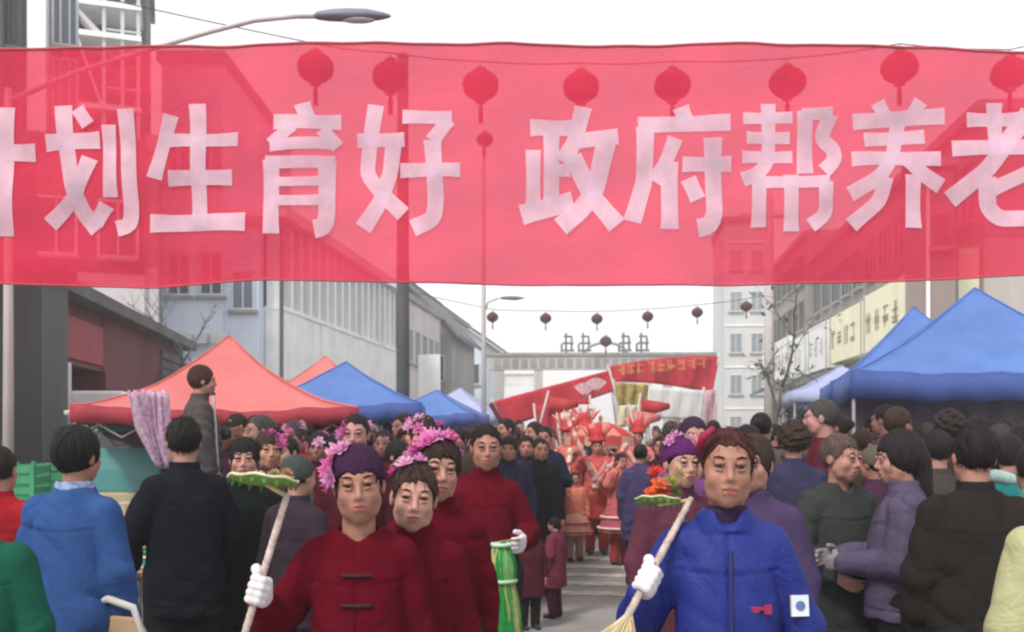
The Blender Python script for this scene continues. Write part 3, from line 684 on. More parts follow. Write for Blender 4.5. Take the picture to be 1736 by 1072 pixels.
# ------------------------------------------------------------------ tents
def tent(fl, ang, w, d, eave, apex, val, top_m, val_m, label, group, vent=0.0, pole='steel', pw=1.28, back=None):
    """pyramid market tent; fl = front left corner on the ground, ang = turn of its front edge"""
    root = empty('market_tent', fl, ang, label, 'tent', group)
    N = 12; rg = random.Random(int(abs(fl[0]*100)))
    cx_, cy_ = w/2, d/2
    def pt(u, t):                                                  # u round the eave 0..4, t 0 eave .. 1 apex
        k = int(u) % 4; q = u-int(u); c = [(0,0),(w,0),(w,d),(0,d),(0,0)]
        x = c[k][0]+(c[k+1][0]-c[k][0])*q; y = c[k][1]+(c[k+1][1]-c[k][1])*q
        x = x+(cx_-x)*t; y = y+(cy_-y)*t
        z = eave+(apex-eave)*(t**pw) - .055*math.sin(math.pi*q)*(1-t)**1.2*(1 if t < 1 else 0) + (.012*math.sin(u*17+t*9) + .010*math.sin(u*41 - t*15))*(1-t)
        return (x, y, z)
    for k in range(4):
        v = [pt(k+i/N*.99999, j/N*(.90 if vent else 1)) for j in range(N+1) for i in range(N+1)]; f = [(j*(N+1)+i, j*(N+1)+i+1, (j+1)*(N+1)+i+1, (j+1)*(N+1)+i) for j in range(N) for i in range(N)]
        o = link('roof_panel', mesh('roof_panel', v, f, M[top_m], True), root); sd = o.modifiers.new('s', 'SOLIDIFY'); sd.thickness = .004
        v = []; f = []
        for i in range(N*2+1):
            p = Vector(pt(k+i/(N*2)*.99999, 0)); n = Vector((p.x-cx_, p.y-cy_, 0)).normalized()*.012; wv = Vector((p.x-cx_, p.y-cy_, 0)).normalized()*.02*math.sin(i*1.9+k)
            v += [p+n+Vector((0,0,.005)), p+n*1.4+wv*.5+Vector((0,0,-val*.5)), p+n*1.6+wv+Vector((0,0,-val-.012*math.sin(i*1.3)))]
        for i in range(N*2): f += [(i*3, i*3+3, i*3+4, i*3+1), (i*3+1, i*3+4, i*3+5, i*3+2)]
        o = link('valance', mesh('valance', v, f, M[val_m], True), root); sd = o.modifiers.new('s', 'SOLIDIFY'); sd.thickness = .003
    for k in range(4):
        b = MB().tube([Vector(pt(k, j/N)) + Vector((0, 0, .006)) for j in range(N+1)], .010, 6); b.obj('hip_seam', M[top_m], root, True)
    if back:                                                     # dark cloth added along the rear to darken the view under the roof
        v = []; f = []
        for i in range(41):
            x = .06 + (w-.12)*i/40; y = d - .10 + .03*math.sin(i*1.3) + .015*math.sin(i*3.1); v += [(x, y, .75), (x, y + .01, (eave+.75)/2), (x, y, eave - .12)]
        for i in range(40): f += [(i*3, i*3+3, i*3+4, i*3+1), (i*3+1, i*3+4, i*3+5, i*3+2)]
        o = link('dark_backdrop', mesh('dark_backdrop', v, f, M[back], True), root); sd = o.modifiers.new('s', 'SOLIDIFY'); sd.thickness = .006
    if vent:
        b = MB(); s_ = .16*min(w, d)
        z = pt(0, .90)[2]-.02
        vv = []
        for r_, zz in ((1.0, z), (.80, z+vent*.25), (.55, z+vent*.55), (.30, z+vent*.85), (.02, z+vent)):
            vv += [(cx_-s_*r_, cy_-s_*r_, zz), (cx_+s_*r_, cy_-s_*r_, zz), (cx_+s_*r_, cy_+s_*r_, zz), (cx_-s_*r_, cy_+s_*r_, zz)]
        ff = [(a*4+e, a*4+(e+1) % 4, a*4+4+(e+1) % 4, a*4+4+e) for a in range(4) for e in range(4)]
        b.add(vv, ff).obj('vent_cap', M[top_m], root, True)
    for x, y in ((.03,.03),(w-.03,.03),(w-.03,d-.03),(.03,d-.03)):
        lg = MB().box(x-.018, x+.018, y-.018, y+.018, .02, eave-.02).obj('leg', M[pole], root); MB().box(x-.05, x+.05, y-.05, y+.05, 0, .018).obj('foot', M[pole], lg)
    fr = MB()
    for (xa, ya), (xb, yb) in (((0,0),(w,0)),((w,0),(w,d)),((w,d),(0,d)),((0,d),(0,0))):
        m_ = 6
        for q in range(m_):
            t0, t1 = q/m_, (q+1)/m_; za, zb = (eave-.06, eave-.32) if q % 2 == 0 else (eave-.32, eave-.06)
            ix = lambda xx: min(max(xx, .04), w-.04); iy = lambda yy: min(max(yy, .04), d-.04)
            fr.tube([(ix(xa+(xb-xa)*t0), iy(ya+(yb-ya)*t0), za), (ix(xa+(xb-xa)*t1), iy(ya+(yb-ya)*t1), zb)], .009, 5); fr.tube([(ix(xa+(xb-xa)*t0), iy(ya+(yb-ya)*t0), eave-.38-za+eave), (ix(xa+(xb-xa)*t1), iy(ya+(yb-ya)*t1), eave-.38-zb+eave)], .009, 5)
    fr.obj('truss', M[pole], root)
    return root
def gxy(px, D): return Vector(((px-CX)/FPX*D, D, 0))
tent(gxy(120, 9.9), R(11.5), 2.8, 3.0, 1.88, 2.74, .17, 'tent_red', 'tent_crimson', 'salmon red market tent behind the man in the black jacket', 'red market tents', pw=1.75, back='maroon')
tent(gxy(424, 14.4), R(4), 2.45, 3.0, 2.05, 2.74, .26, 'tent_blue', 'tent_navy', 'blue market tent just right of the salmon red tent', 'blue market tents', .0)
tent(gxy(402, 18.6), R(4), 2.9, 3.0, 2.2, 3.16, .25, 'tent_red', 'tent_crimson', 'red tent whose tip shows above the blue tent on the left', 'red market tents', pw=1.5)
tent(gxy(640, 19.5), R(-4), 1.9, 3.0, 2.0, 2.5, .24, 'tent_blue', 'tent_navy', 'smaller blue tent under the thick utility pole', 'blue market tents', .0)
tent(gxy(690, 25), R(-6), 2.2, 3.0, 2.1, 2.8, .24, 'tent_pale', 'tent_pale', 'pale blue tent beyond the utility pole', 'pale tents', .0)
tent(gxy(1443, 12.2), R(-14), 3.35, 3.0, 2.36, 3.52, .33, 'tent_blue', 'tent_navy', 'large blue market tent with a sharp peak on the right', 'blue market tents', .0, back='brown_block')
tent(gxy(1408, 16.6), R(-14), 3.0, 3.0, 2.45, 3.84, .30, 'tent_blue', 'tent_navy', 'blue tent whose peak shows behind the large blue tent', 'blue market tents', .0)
tent(gxy(1345, 22.5), R(-8), 2.6, 3.0, 2.55, 3.2, .24, 'tent_pale', 'tent_pale', 'pale lavender tent beside the large blue tent', 'pale tents', .0)
tent(gxy(1326, 29), R(-8), 2.6, 3.0, 2.6, 3.2, .24, 'tent_pale', 'tent_pale', 'small lavender tent under the dark green awnings', 'pale tents', .0)

# ------------------------------------------------------------------ trees
def tree(base, H, spread, label, leaf=None, nleaf=2500, ls=.10, seed=1, trunk=.12, droop=0.0, levels=4, clear=.35, bark='bark', lean=(0, 0), cat='tree'):
    root = empty('tree', base, 0, label, cat); rg = random.Random(seed); b = MB(); tips = []
    def grow(p, d, L, r, lev):
        n = 4; pts = [p.copy()]; q = p.copy(); dd = d.copy()
        for i in range(n):
            dd = (dd + Vector((rg.uniform(-.22,.22), rg.uniform(-.22,.22), rg.uniform(-.08,.12) - droop*(levels-lev > 1)*.25))).normalized(); q = q + dd*L/n; pts.append(q.copy())
            if lev <= 1: tips.append((q.copy(), lev))
        b.tube(pts, [r*(1-.11*i) for i in range(n+1)], 7 if lev > 1 else 4)
        if lev == 0: return
        for k in range(3 if lev < levels else 5):
            a = rg.uniform(0, 2*math.pi); up = rg.uniform(.15, .8); e = Vector((math.cos(a)*spread, math.sin(a)*spread, up)).normalized()
            s_ = pts[rg.randint(2, n)] if lev < levels else pts[rg.randint(2, n)]
            grow(s_, (e*.75+dd*.45).normalized(), L*rg.uniform(.52, .72), r*.52, lev-1)
    grow(Vector((0,0,0)), Vector((lean[0], lean[1], 1)).normalized(), H*clear, trunk, levels)
    b.obj('trunk', M[bark], root, True)
    if leaf:
        v = []; f = []
        for i in range(nleaf):
            p, _ = rg.choice(tips); c = p + Vector((rg.gauss(0, 1), rg.gauss(0, 1), rg.gauss(0, .8) - droop))*ls*2.2
            n = Vector((rg.gauss(0,1), rg.gauss(0,1), rg.gauss(0,1)+.6)).normalized(); t = n.cross(Vector((rg.gauss(0,1), rg.gauss(0,1), rg.gauss(0,1)))).normalized(); s_ = n.cross(t); L = ls*rg.uniform(.6, 1.3)
            k = len(v); v += [c-t*L, c+s_*L*.45, c+t*L, c-s_*L*.45]; f.append((k, k+1, k+2, k+3))
        link('crown', mesh('crown', v, f, M[leaf]), root)
    return root
tree(gxy(352, 24), 8.0, .9, 'bare bluish tree in front of the pale blue block', None, seed=3, trunk=.10, levels=4, clear=.30, bark='twig')
tree(gxy(1318, 24), 6.0, 1.1, 'thin grey green tree with drooping branches beside the right pole', 'leaf_grey', 190, .09, seed=8, trunk=.07, droop=.35, levels=3, clear=.46)
tree(gxy(1742, 26), 5.8, .8, 'dark green evergreen tree at the right border behind the blue tent', 'leaf_conifer', 5200, .14, seed=5, trunk=.12, levels=4, clear=.28)
tree(gxy(1860, 30), 6.5, .8, 'tall evergreen tree beyond the right border of the street', 'leaf_conifer', 4200, .15, seed=6, trunk=.12, levels=4, clear=.3)
for i, (px, D, lab) in enumerate(((1412, 31, 'dark green shrub beside the lavender tent'),)):
    tree(gxy(px, D) + Vector((0,0,.12)), 3.7, 1.0, lab, 'leaf_dark', 2600, .13, seed=20+i, trunk=.07, levels=3, clear=.42, cat='shrub')
# ------------------------------------------------------------------ people
def nrm(v): v = np.array(v, float); return v / (np.linalg.norm(v) + 1e-9)
def rotm(yaw=0, pitch=0, roll=0):
    """roll about the facing axis (y), pitch about x (nod), yaw about z"""
    return np.array((Matrix.Rotation(R(yaw), 3, 'Z') @ Matrix.Rotation(R(pitch), 3, 'X') @ Matrix.Rotation(R(roll), 3, 'Y')))
SKIN_C = [(.40, .205, .155), (.34, .165, .12), (.45, .24, .19), (.30, .145, .105)]

def hand_field(wrist, elbow, side, grip=None, infl=0.0, res=.0045, scale=1.0):
    """five fingered hand; side -1 = the person's right (at -x), grip = (point, axis, radius) when it closes round a staff"""
    w = np.array(wrist, float); f = nrm(w - np.array(elbow, float)); k = scale
    segs = []
    if grip is None:
        n = np.array((-side * 1.0, -.25, 0.0)); n = nrm(n - f * (n @ f)); s = np.cross(f, n) * (-side)
        if s[1] > 0: s = -s                                     # thumb side looks forward
        for o in (-.024, -.008, .008, .024): segs.append((w + f * .0 * k + s * o * .6 * k, w + f * .085 * k + s * o * k, .017 * k, .0135 * k, .012))
        for o, L in ((.031, .070), (.0105, .078), (-.0105, .072), (-.030, .056)):
            p = w + f * .086 * k + s * o * k; a = 0.25
            for i, q in enumerate((.42, .32, .26)):
                d = f * math.cos(a) + n * math.sin(a); e = p + d * L * q * k
                segs.append((p, e, (.0095 - i * .0007) * k, (.0090 - i * .0009) * k, .003)); p = e; a += .38
        p = w + f * .028 * k + s * .024 * k; d = nrm(f * .62 + s * .62 + n * .42); e = p + d * .042 * k
        segs.append((p, e, .0130 * k, .0105 * k, .010)); segs.append((e, e + nrm(f * .8 + s * .25 + n * .45) * .032 * k, .0105 * k, .0085 * k, .003))
    else:
        G, a, r = np.array(grip[0], float), nrm(grip[1]), grip[2]
        f2 = nrm(f - a * (f @ a)); n = nrm(np.cross(a, f2)) * (-side)
        for o in (-.026, -.009, .009, .026): segs.append((w, G - f2 * (r + .012) * .8 + n * .012 + a * o * k, .018 * k, .0140 * k, .014))
        for o, Rr in ((.032, r + .0110), (.0108, r + .0125), (-.0108, r + .0115), (-.031, r + .0100)):
            pts = [G + a * o * k + (f2 * math.cos(t) + n * math.sin(t)) * Rr for t in (2.75, 1.75, .75, -.35, -1.25)]
            for i in range(4): segs.append((pts[i], pts[i+1], (.0100 - i * .0006) * k, (.0096 - i * .0006) * k, .003))
        pts = [G + a * .020 - f2 * (r + .020), G + a * .046 - f2 * (r + .012) * .6 - n * (r + .016) * .7, G + a * .060 - n * (r + .012) + f2 * .006, G + a * .052 + f2 * (r + .008) * .8 - n * .012]
        for i in range(3): segs.append((pts[i], pts[i+1], (.0125 - i * .001) * k, (.0115 - i * .001) * k, .006))
    A = np.array([q[0] for q in segs] + [q[1] for q in segs]); lo, hi = A.min(0) - .03, A.max(0) + .03
    F = Field(axis(lo[0], hi[0], res), axis(lo[1], hi[1], res), axis(lo[2], hi[2], res))
    for p, q, ra, rb, kk in segs: F.cap(p, q, ra + infl, rb + infl, kk)
    return F.mesh()

def head_prims(F, fr, big=1.0, smile=0.0):
    F.ell((0, .012, .025), (.073, .090, .088), .02, fr=fr)
    F.ell((0, -.020, -.035), (.058*big, .066, .078), .03, fr=fr)
    F.cap((0, -.060, -.092), (0, -.060, -.094), .020, .020, .03, fr=fr)
    for s in (-1, 1):
        F.cap((s*.036, -.058, -.028), (s*.038, -.052, -.034), .025*big, None, .022, fr=fr)
        F.cap((s*.046, -.020, -.056), (s*.039, -.032, -.076), .020*big, None, .025, fr=fr)
        F.ell((s*.075, .012, -.006), (.010, .020, .031), .008, fr=fr)
    F.cap((-.038, -.074, .026), (.038, -.074, .026), .011, None, .02, fr=fr)
    for s in (-1, 1): F.cap((s*.031, -.102, .005), (s*.033, -.102, .005), .0175, None, .012, sub=True, fr=fr)
    F.cap((0, -.084, .008), (0, -.103, -.028), .0075, .0115, .012, fr=fr)
    for s in (-1, 1): F.cap((s*.012, -.090, -.033), (s*.013, -.088, -.034), .0082, None, .007, fr=fr)
    F.cap((0, -.066, -.060), (0, -.066, -.062), .029, None, .02, fr=fr)
    F.cap((-.017, -.0905, -.0600), (.017, -.0905, -.0600), .0058, None, .006, fr=fr)
    F.cap((-.014, -.0895, -.0715), (.014, -.0895, -.0715), .0068, None, .006, fr=fr)
    z = -.0660; up = .006 * smile
    F.cap((0, -.0990, z), (.022, -.092, z + up), .0030, None, .003, sub=True, fr=fr); F.cap((0, -.0990, z), (-.022, -.092, z + up), .0030, None, .003, sub=True, fr=fr)
    for s in (-1, 1): F.cap((s*.031, -.091, .0165), (s*.040, -.087, .0135), .0052, None, .006, fr=fr); F.cap((s*.022, -.092, .014), (s*.031, -.091, .0165), .0048, None, .006, fr=fr)
    for s in (-1, 1): F.cap((s*.024, -.089, -.005), (s*.042, -.085, -.003), .0042, None, .007, fr=fr)

def hair_strands(ho, root, fr, s, seed, col, low):
    """loose locks lying on the hair, so that its outline and hairline are not a clean cap"""
    me = ho.data; n = len(me.vertices); co = np.empty(n * 3, np.float32); me.vertices.foreach_get('co', co); co = co.reshape(-1, 3)
    rs = np.random.RandomState(int(seed * 13) % 9999); cen = np.array(fr.p((0, .018, .02))) * s; b = MB()
    for i in rs.randint(0, n, 260):
        p = co[i].astype(float); nn = nrm(p - cen)
        if low and p[2] > cen[2] + .02: continue
        t = np.array((rs.uniform(-.5, .5), rs.uniform(-.3, .3), -1.0)); t = t - nn * (t @ nn); t = nrm(t); L = rs.uniform(.018, .045); q = p + nn * .0005; pts = [q]
        lift = rs.uniform(-.02, .16) if rs.rand() < .8 else rs.uniform(.2, .5)
        for k in range(3): q = q + (t + nn * lift * (k + 1) * .5) * L / 3; pts.append(q); t = nrm(t + nrm(cen - q) * .10)
        b.tube(pts, [.0014, .0013, .0010, .0003], 3, cap=False)
    b.obj('hair_strands', M['hair'], root, True, color=col)

def face_parts(root, fr, s, hcol, eye=1.0):
    Rm = Matrix(fr.R.tolist()).to_4x4()
    for q in (-1, 1):
        b = MB(); n, m = 12, 8; v = []
        b.ball((0, 0, 0), (.0155, .0080, .0064 * eye), 14, 8)
        mi = []
        for face in b.f:
            c = sum((Vector(b.v[i]) for i in face), Vector()) / len(face)
            mi.append(1 if abs(c.x) < .0064 else 0)
        me = mesh('eye', [Vector(p) * s * fr.s for p in b.v], b.f, [M['eyewhite'], M['iris']], True, mi)
        o = link('eye', me, root); o.matrix_local = Matrix.Translation(Vector(fr.p((q*.032, -.0815, .0055)))*s) @ Rm
        b = MB().tube([(-.016, .004, .000), (-.007, -.0012, .0048), (.004, -.0012, .0052), (.016, .004, .0015)], [.0016, .0024, .0024, .0012], 6)
        o = link('eyelash', mesh('eyelash', [Vector(p) * s * fr.s for p in b.v], b.f, M['iris'], True), root); o.matrix_local = Matrix.Translation(Vector(fr.p((q*.032, -.0885, .0056)))*s) @ Rm
        b = MB().tube([(q*-.016, -.002, -.001), (0, -.003, .004), (q*.016, .006, .001)], [.0022, .0034, .0016], 6)
        o = link('eyebrow', mesh('eyebrow', [Vector(p) * s * fr.s for p in b.v], b.f, M['hair'], True), root, color=hcol); o.matrix_local = Matrix.Translation(Vector(fr.p((q*.033, -.0870, .0300)))*s) @ Rm

HAIRLINE = {
    'short':  ([-.12, -.062, -.040, -.015, .02, .12], [.070, .058, .020, -.010, -.030, -.075]),
    'bob':    ([-.12, -.066, -.052, -.040, .02, .12], [.052, .046, -.02, -.085, -.100, -.105]),
    'fringe': ([-.12, -.070, -.056, -.044, .02, .12], [.034, .030, -.02, -.070, -.085, -.095]),
    'back':   ([-.12, -.062, -.040, -.010, .02, .12], [.074, .066, .040, .000, -.035, -.070]),
    'hat':    ([-.12, -.060, -.030, .02, .12], [.048, .042, .020, -.005, -.030]),
}
def hair_mesh(fr, style, res, s, seed=0, mats=None):
    prof = {'short': 'short', 'bob': 'bob', 'fringe': 'fringe', 'curly': 'short', 'bun': 'back', 'hat': 'hat', 'long': 'bob', 'crop': 'short'}[style]
    ys, hz = HAIRLINE[prof]
    rr = {'short': (.0815, .102, .099), 'bob': (.087, .106, .108), 'fringe': (.086, .105, .104), 'curly': (.100, .116, .112), 'bun': (.081, .100, .097),
          'hat': (.088, .106, .104), 'long': (.096, .110, .116), 'crop': (.080, .099, .095)}[style]
    c = np.array(fr.p((0, .02, .02))); e = .19
    F = Field(axis(c[0]-e, c[0]+e, res), axis(c[1]-e, c[1]+e, res), axis(c[2]-e-.03, c[2]+e-.02, res))
    cut = lambda x, y, z: np.interp(y, ys, hz) + .005 * np.sin(x * 97 + seed) + .004 * np.sin(x * 231 + seed * 3 + y * 90) - z
    F.ell((0, .018, .027), rr, 0, fr=fr, cut=cut)
    if style == 'bun': F.ell((0, .118, .035), (.045, .036, .042), .01, fr=fr)
    if style == 'hat': F.cap((-.0, .018, .03), (0, .018, .03), .0, None, .0, fr=fr)
    if style == 'long': F.cap((0, .085, -.02), (0, .095, -.16), .06, .045, .03, fr=fr)
    amp = {'curly': .0085, 'hat': .0012}.get(style, .0030)
    def wv(x, y, z):
        if style == 'curly':
            return amp * (np.sin(x*95+seed+3*np.sin(z*70)) * np.sin(y*88+seed*2+2*np.sin(x*60)) + .5*np.sin(z*110+y*70))
        a = np.arctan2(x - c[0], y - c[1]); rn = np.random.RandomState(int(seed * 7) % 9999)
        def lock(nk, twist):
            tab = rn.rand(nk + 1); tab[-1] = tab[0]; t = (a + math.pi) / (2*math.pi) * nk + twist * np.sin(z * 17 + seed) + .6 * np.sin(z * 41 + a * 2)
            return np.interp(np.mod(t, nk), np.arange(nk + 1), tab) - .5
        return amp * (1.5 * lock(34, 1.1) + 1.3 * lock(83, 2.3) + .5 * np.sin(z * 60 + 7 * np.sin(a * 5 + seed)))
    F.warp(wv)
    Vt, Q = F.mesh()
    return np_mesh('hair', Vt * s, Q, mats or M['hair'])

_wk = [0]
def folds(seed, amp):
    """creased cloth: rounded bulges with narrow valleys running round sleeves and across the body"""
    def fn(x, y, z):
        w = 2.2*np.sin(7*x + 5*z + seed) + 1.4*np.sin(11*y - 6*z + 2*seed)
        a = np.abs(np.sin(15*z + 7*x + w + seed)); b = np.abs(np.sin(19*z - 13*x + 6*y + w*.8 + seed*2.3)); c = np.abs(np.sin(11*x + 9*y + 4*z + w*1.3 + seed*.7))
        m1 = .5 + .5*np.sin(6*x + 9*z + seed*3); m2 = .5 + .5*np.sin(-7*x + 5*z + 4*y + seed*5)
        d = np.power(a, .6)*m1 + np.power(b, .6)*m2 + .7*np.power(c, .7)*(1 - m1*.6)
        return -amp * (d - .75) * 1.15
    return fn

def person(pos, yaw=0.0, h=1.62, head=(0, 0, 0), armR=None, armL=None, jacket=None, trousers=(.03, .03, .035), skin=0, hair=('short', (.012, .010, .010)),
           detail=2, gripR=None, gripL=None, gloveR=False, gloveL=False, label=None, group=None, cat='person', seed=1, face=True, big=1.0, legs=0.0, smile=0.0, eye=1.0, extra=None, name='person', hands=True, gcol=(.70, .66, .68), slim=1.0, hs=1.0):
    """a standing figure facing -y. One mesh is the body; hair and clothing are its children. detail 2 near, 1 middle, 0 crowd"""
    s = h / 1.65; j = dict(col=(.1, .1, .1), hem=.74, puff=.0, mat='cloth', collar='stand', zip=True, fold=.006); j.update(jacket or {})
    hres, bres, jres, rres = [(.0075, .022, .015, .010), (.0055, .018, .0115, .0075), (.0038, .016, .0072, .0046)][detail]
    rg = random.Random(seed)
    sw = legs
    def arm(a, q):
        if a is not None: return [np.array(p, float) for p in a]
        return [np.array((q*(.193*slim + j['puff'] * .5), .03, 1.06)), np.array((q*(.202*slim + j['puff'] * .5), -.035, .83))]
    A = {-1: arm(armR, -1), 1: arm(armL, 1)}
    sh = {q: np.array((q*.138*slim, .02, 1.300)) for q in (-1, 1)}
    hip = {q: np.array((q*.085, 0, .88)) for q in (-1, 1)}
    knee = {q: np.array((q*.095, -.015 - max(0, q*sw)*.5, .48)) for q in (-1, 1)}
    ank = {q: np.array((q*.10, .02 - q*sw*.35, .085)) for q in (-1, 1)}
    fr = Frame((0, -.012, 1.537 - (hs - 1) * .09), rotm(*head), hs)
    # body
    allp = np.array([A[-1][0], A[-1][1], A[1][0], A[1][1], (-.3, -.2, .3), (.3, .2, .3)])
    lo, hi = allp.min(0) - .09, allp.max(0) + .09
    F = Field(axis(lo[0], hi[0], bres, hres, -.10, .10), axis(min(lo[1], -.22), max(hi[1], .22), bres, hres, -.135, .135), axis(-.02, max(1.70, hi[2]), bres, hres, 1.37, 1.67))
    F.col([.80, .92, 1.05, 1.22, 1.32, 1.37], [q_*slim for q_ in (.132, .130, .108, .120, .090, .055)], [.092, .096, .082, .088, .064, .050], [0, 0, 0, .005, .02, .025])
    F.cap((0, .022, 1.30), (0, .008, 1.47), .056, .050, .02)
    for q in (-1, 1):
        F.cap((0, .02, 1.31), sh[q], .050, .044, .03); F.cap(sh[q], A[q][0], .044, .036, .02); F.cap(A[q][0], A[q][1], .036, .026, .02)
        if not hands: F.cap(A[q][1], A[q][1] + nrm(A[q][1]-A[q][0]) * .12, .03, .018, .02)
        F.cap(hip[q], knee[q], .082, .056, .03); F.cap(knee[q], ank[q], .055, .037, .02); F.cap(ank[q] + (0, .01, -.03), ank[q] + (0, -.13, -.055), .036, .028, .02)
    head_prims(F, fr, big, smile)
    Vt, Q = F.mesh()
    cen = fr.inv(Vt[Q].mean(1))
    mi = ((np.abs(cen[:, 0]) < .0225) & (cen[:, 2] > -.0790) & (cen[:, 2] < -.0545) & (cen[:, 1] < -.0885) & (np.abs(cen[:, 2] + .066) < .0120 - np.abs(cen[:, 0]) * .28)).astype(np.int32)
    if hands:
        for q, g in ((-1, gripR), (1, gripL)):
            hv, hq = hand_field(A[q][1], A[q][0], q, g, 0.0, .0048 if detail else .0075)
            Q = np.concatenate([Q, hq + len(Vt)]); Vt = np.concatenate([Vt, hv]); mi = np.concatenate([mi, np.zeros(len(hq), np.int32)])
    root = link(name, np_mesh(name, Vt * s, Q, [M['skin'], M['lip']], mi), None, pos, (0, 0, R(yaw)), SKIN_C[skin % 4])
    tag(root, label, cat, group)
    # hair or hat
    sty, hc = hair
    ho = link('hat' if sty == 'hat' else 'hair', hair_mesh(fr, sty, rres, s, seed, M['knit'] if sty == 'hat' else None), root, color=hc)
    if sty == 'hat': h2 = link('hair', hair_mesh(fr, 'crop', rres * 1.2, s, seed), root, color=(.012, .010, .010))
    if detail == 2: hair_strands(h2 if sty == 'hat' else ho, root, fr, s, seed, hc if sty != 'hat' else (.012, .010, .010), sty == 'hat')
    if face and detail: face_parts(root, fr, s, (.02, .015, .013) if sty == 'hat' else hc, eye)
    # jacket
    pf = j['puff'] * .75; hem = j['hem']
    ext = np.array([A[-1][0], A[-1][1], A[1][0], A[1][1], (-.25, -.18, hem), (.25, .18, 1.45)])
    lo, hi = ext.min(0) - .09 - pf, ext.max(0) + .09 + pf
    F = Field(axis(lo[0], hi[0], jres), axis(lo[1], hi[1], jres), axis(lo[2], hi[2], jres))
    zt = [hem, hem + .10, .92, 1.02, 1.14, 1.25, 1.33, 1.385]
    if hem > .80: zt = [hem, hem + .04, .92, 1.02, 1.14, 1.25, 1.33, 1.385]
    fl = .170 if hem > .6 else .195
    F.col(zt, [fl*slim+pf, (fl-.003)*slim+pf, .164*slim+pf, .153*slim+pf, .154*slim+pf, .154*slim+pf*.8, .118*slim+pf*.5, .078], [.138+pf, .136+pf, .132+pf, .124+pf, .120+pf, .112+pf*.8, .092+pf*.4, .070], [0, 0, 0, 0, .002, .01, .02, .024])
    for q in (-1, 1):
        F.cap((q*.045, .024, 1.348), sh[q] + (q*-.006, 0, 0), .052 + pf*.3, .058 + pf*.5, .03)
        F.cap(sh[q], A[q][0], .063 + pf*.7, .054 + pf*.7, .012)
        d = nrm(A[q][1] - A[q][0]); F.cap(A[q][0], A[q][1] - d * .012, .054 + pf*.7, .043 + pf*.5, .018)
    F.warp(folds(seed * 1.7, j['fold']))
    F.warp(lambda x, y, z: .0045 * np.exp(-((z - hem - .045) / .006) ** 2) + .004 * np.exp(-((z - 1.225 - .10*np.abs(x)) / .006) ** 2) * (np.abs(x) < .15))
    if j['zip']:
        F.warp(lambda x, y, z: .007 * np.exp(-(x / .007) ** 2) * (y < -.03) * (z < 1.40))
    if j['collar'] == 'stand':
        F.col([1.355, 1.40, 1.440], [.078, .072, .070], [.078, .074, .072], [.018, .012, .006], .015); F.cap((0, .012, 1.375), (0, .004, 1.50), .058, .060, .006, sub=True)
    elif j['collar'] == 'v':
        F.cap((0, .012, 1.375), (0, .004, 1.50), .060, .064, .006, sub=True); F.cap((0, -.175, 1.27), (0, -.05, 1.43), .010, .050, .008, sub=True)
    elif j['collar'] == 'turn':
        F.col([1.350, 1.385, 1.415], [.100, .088, .074], [.095, .086, .074], [.020, .014, .010], .012); F.cap((0, .012, 1.375), (0, .004, 1.50), .060, .064, .006, sub=True); F.cap((0, -.16, 1.30), (0, -.06, 1.42), .008, .040, .008, sub=True)
    JV, JQ = F.mesh(); root['jv'] = 0
    jo = link('jacket', np_mesh('jacket', JV * s, JQ, M[j['mat']]), root, color=j['col'])
    # trousers
    tres = jres * 1.35
    F = Field(axis(-.30, .30, tres), axis(-.30, .30, tres), axis(.03, 1.02, tres))
    F.cap((-.06, 0, .90), (.06, 0, .90), .125, None, .05); F.cap((0, 0, .98), (0, 0, .90), .125, None, .05)
    for q in (-1, 1): F.cap(hip[q] + (0, 0, -.02), knee[q], .108, .082, .03); F.cap(knee[q], ank[q] + (0, 0, -.01), .082, .070, .02)
    F.warp(folds(seed * 2.3, .006))
    tv, tq = F.mesh(); link('trousers', np_mesh('trousers', tv * s, tq, M['cloth']), root, color=trousers)
    # shoes
    for q in (-1, 1):
        F = Field(axis(ank[q][0]-.09, ank[q][0]+.09, .009), axis(ank[q][1]-.24, ank[q][1]+.10, .009), axis(-.02, .16, .009))
        F.cap(ank[q] + (0, .015, -.04), ank[q] + (0, -.14, -.052), .047, .040, .02); F.cap(ank[q] + (0, .01, .0), ank[q] + (0, .01, -.03), .045, .045, .02)
        F.f = np.maximum(F.f, .004 - F.ax[2][None, None, :])
        v, fq = F.mesh(); link('shoe', np_mesh('shoe', v * s, fq, M['shoe']), root)
    for q, g, gl in ((-1, gripR, gloveR), (1, gripL, gloveL)):
        if gl:
            d = nrm(A[q][1] - A[q][0])
            v, fq = hand_field(A[q][1], A[q][0], q, g, .0042, .0042); link('glove', np_mesh('glove', v * s, fq, M['glove']), root, color=gcol)
    if extra: extra(root, fr, s, JV, A)
    return root

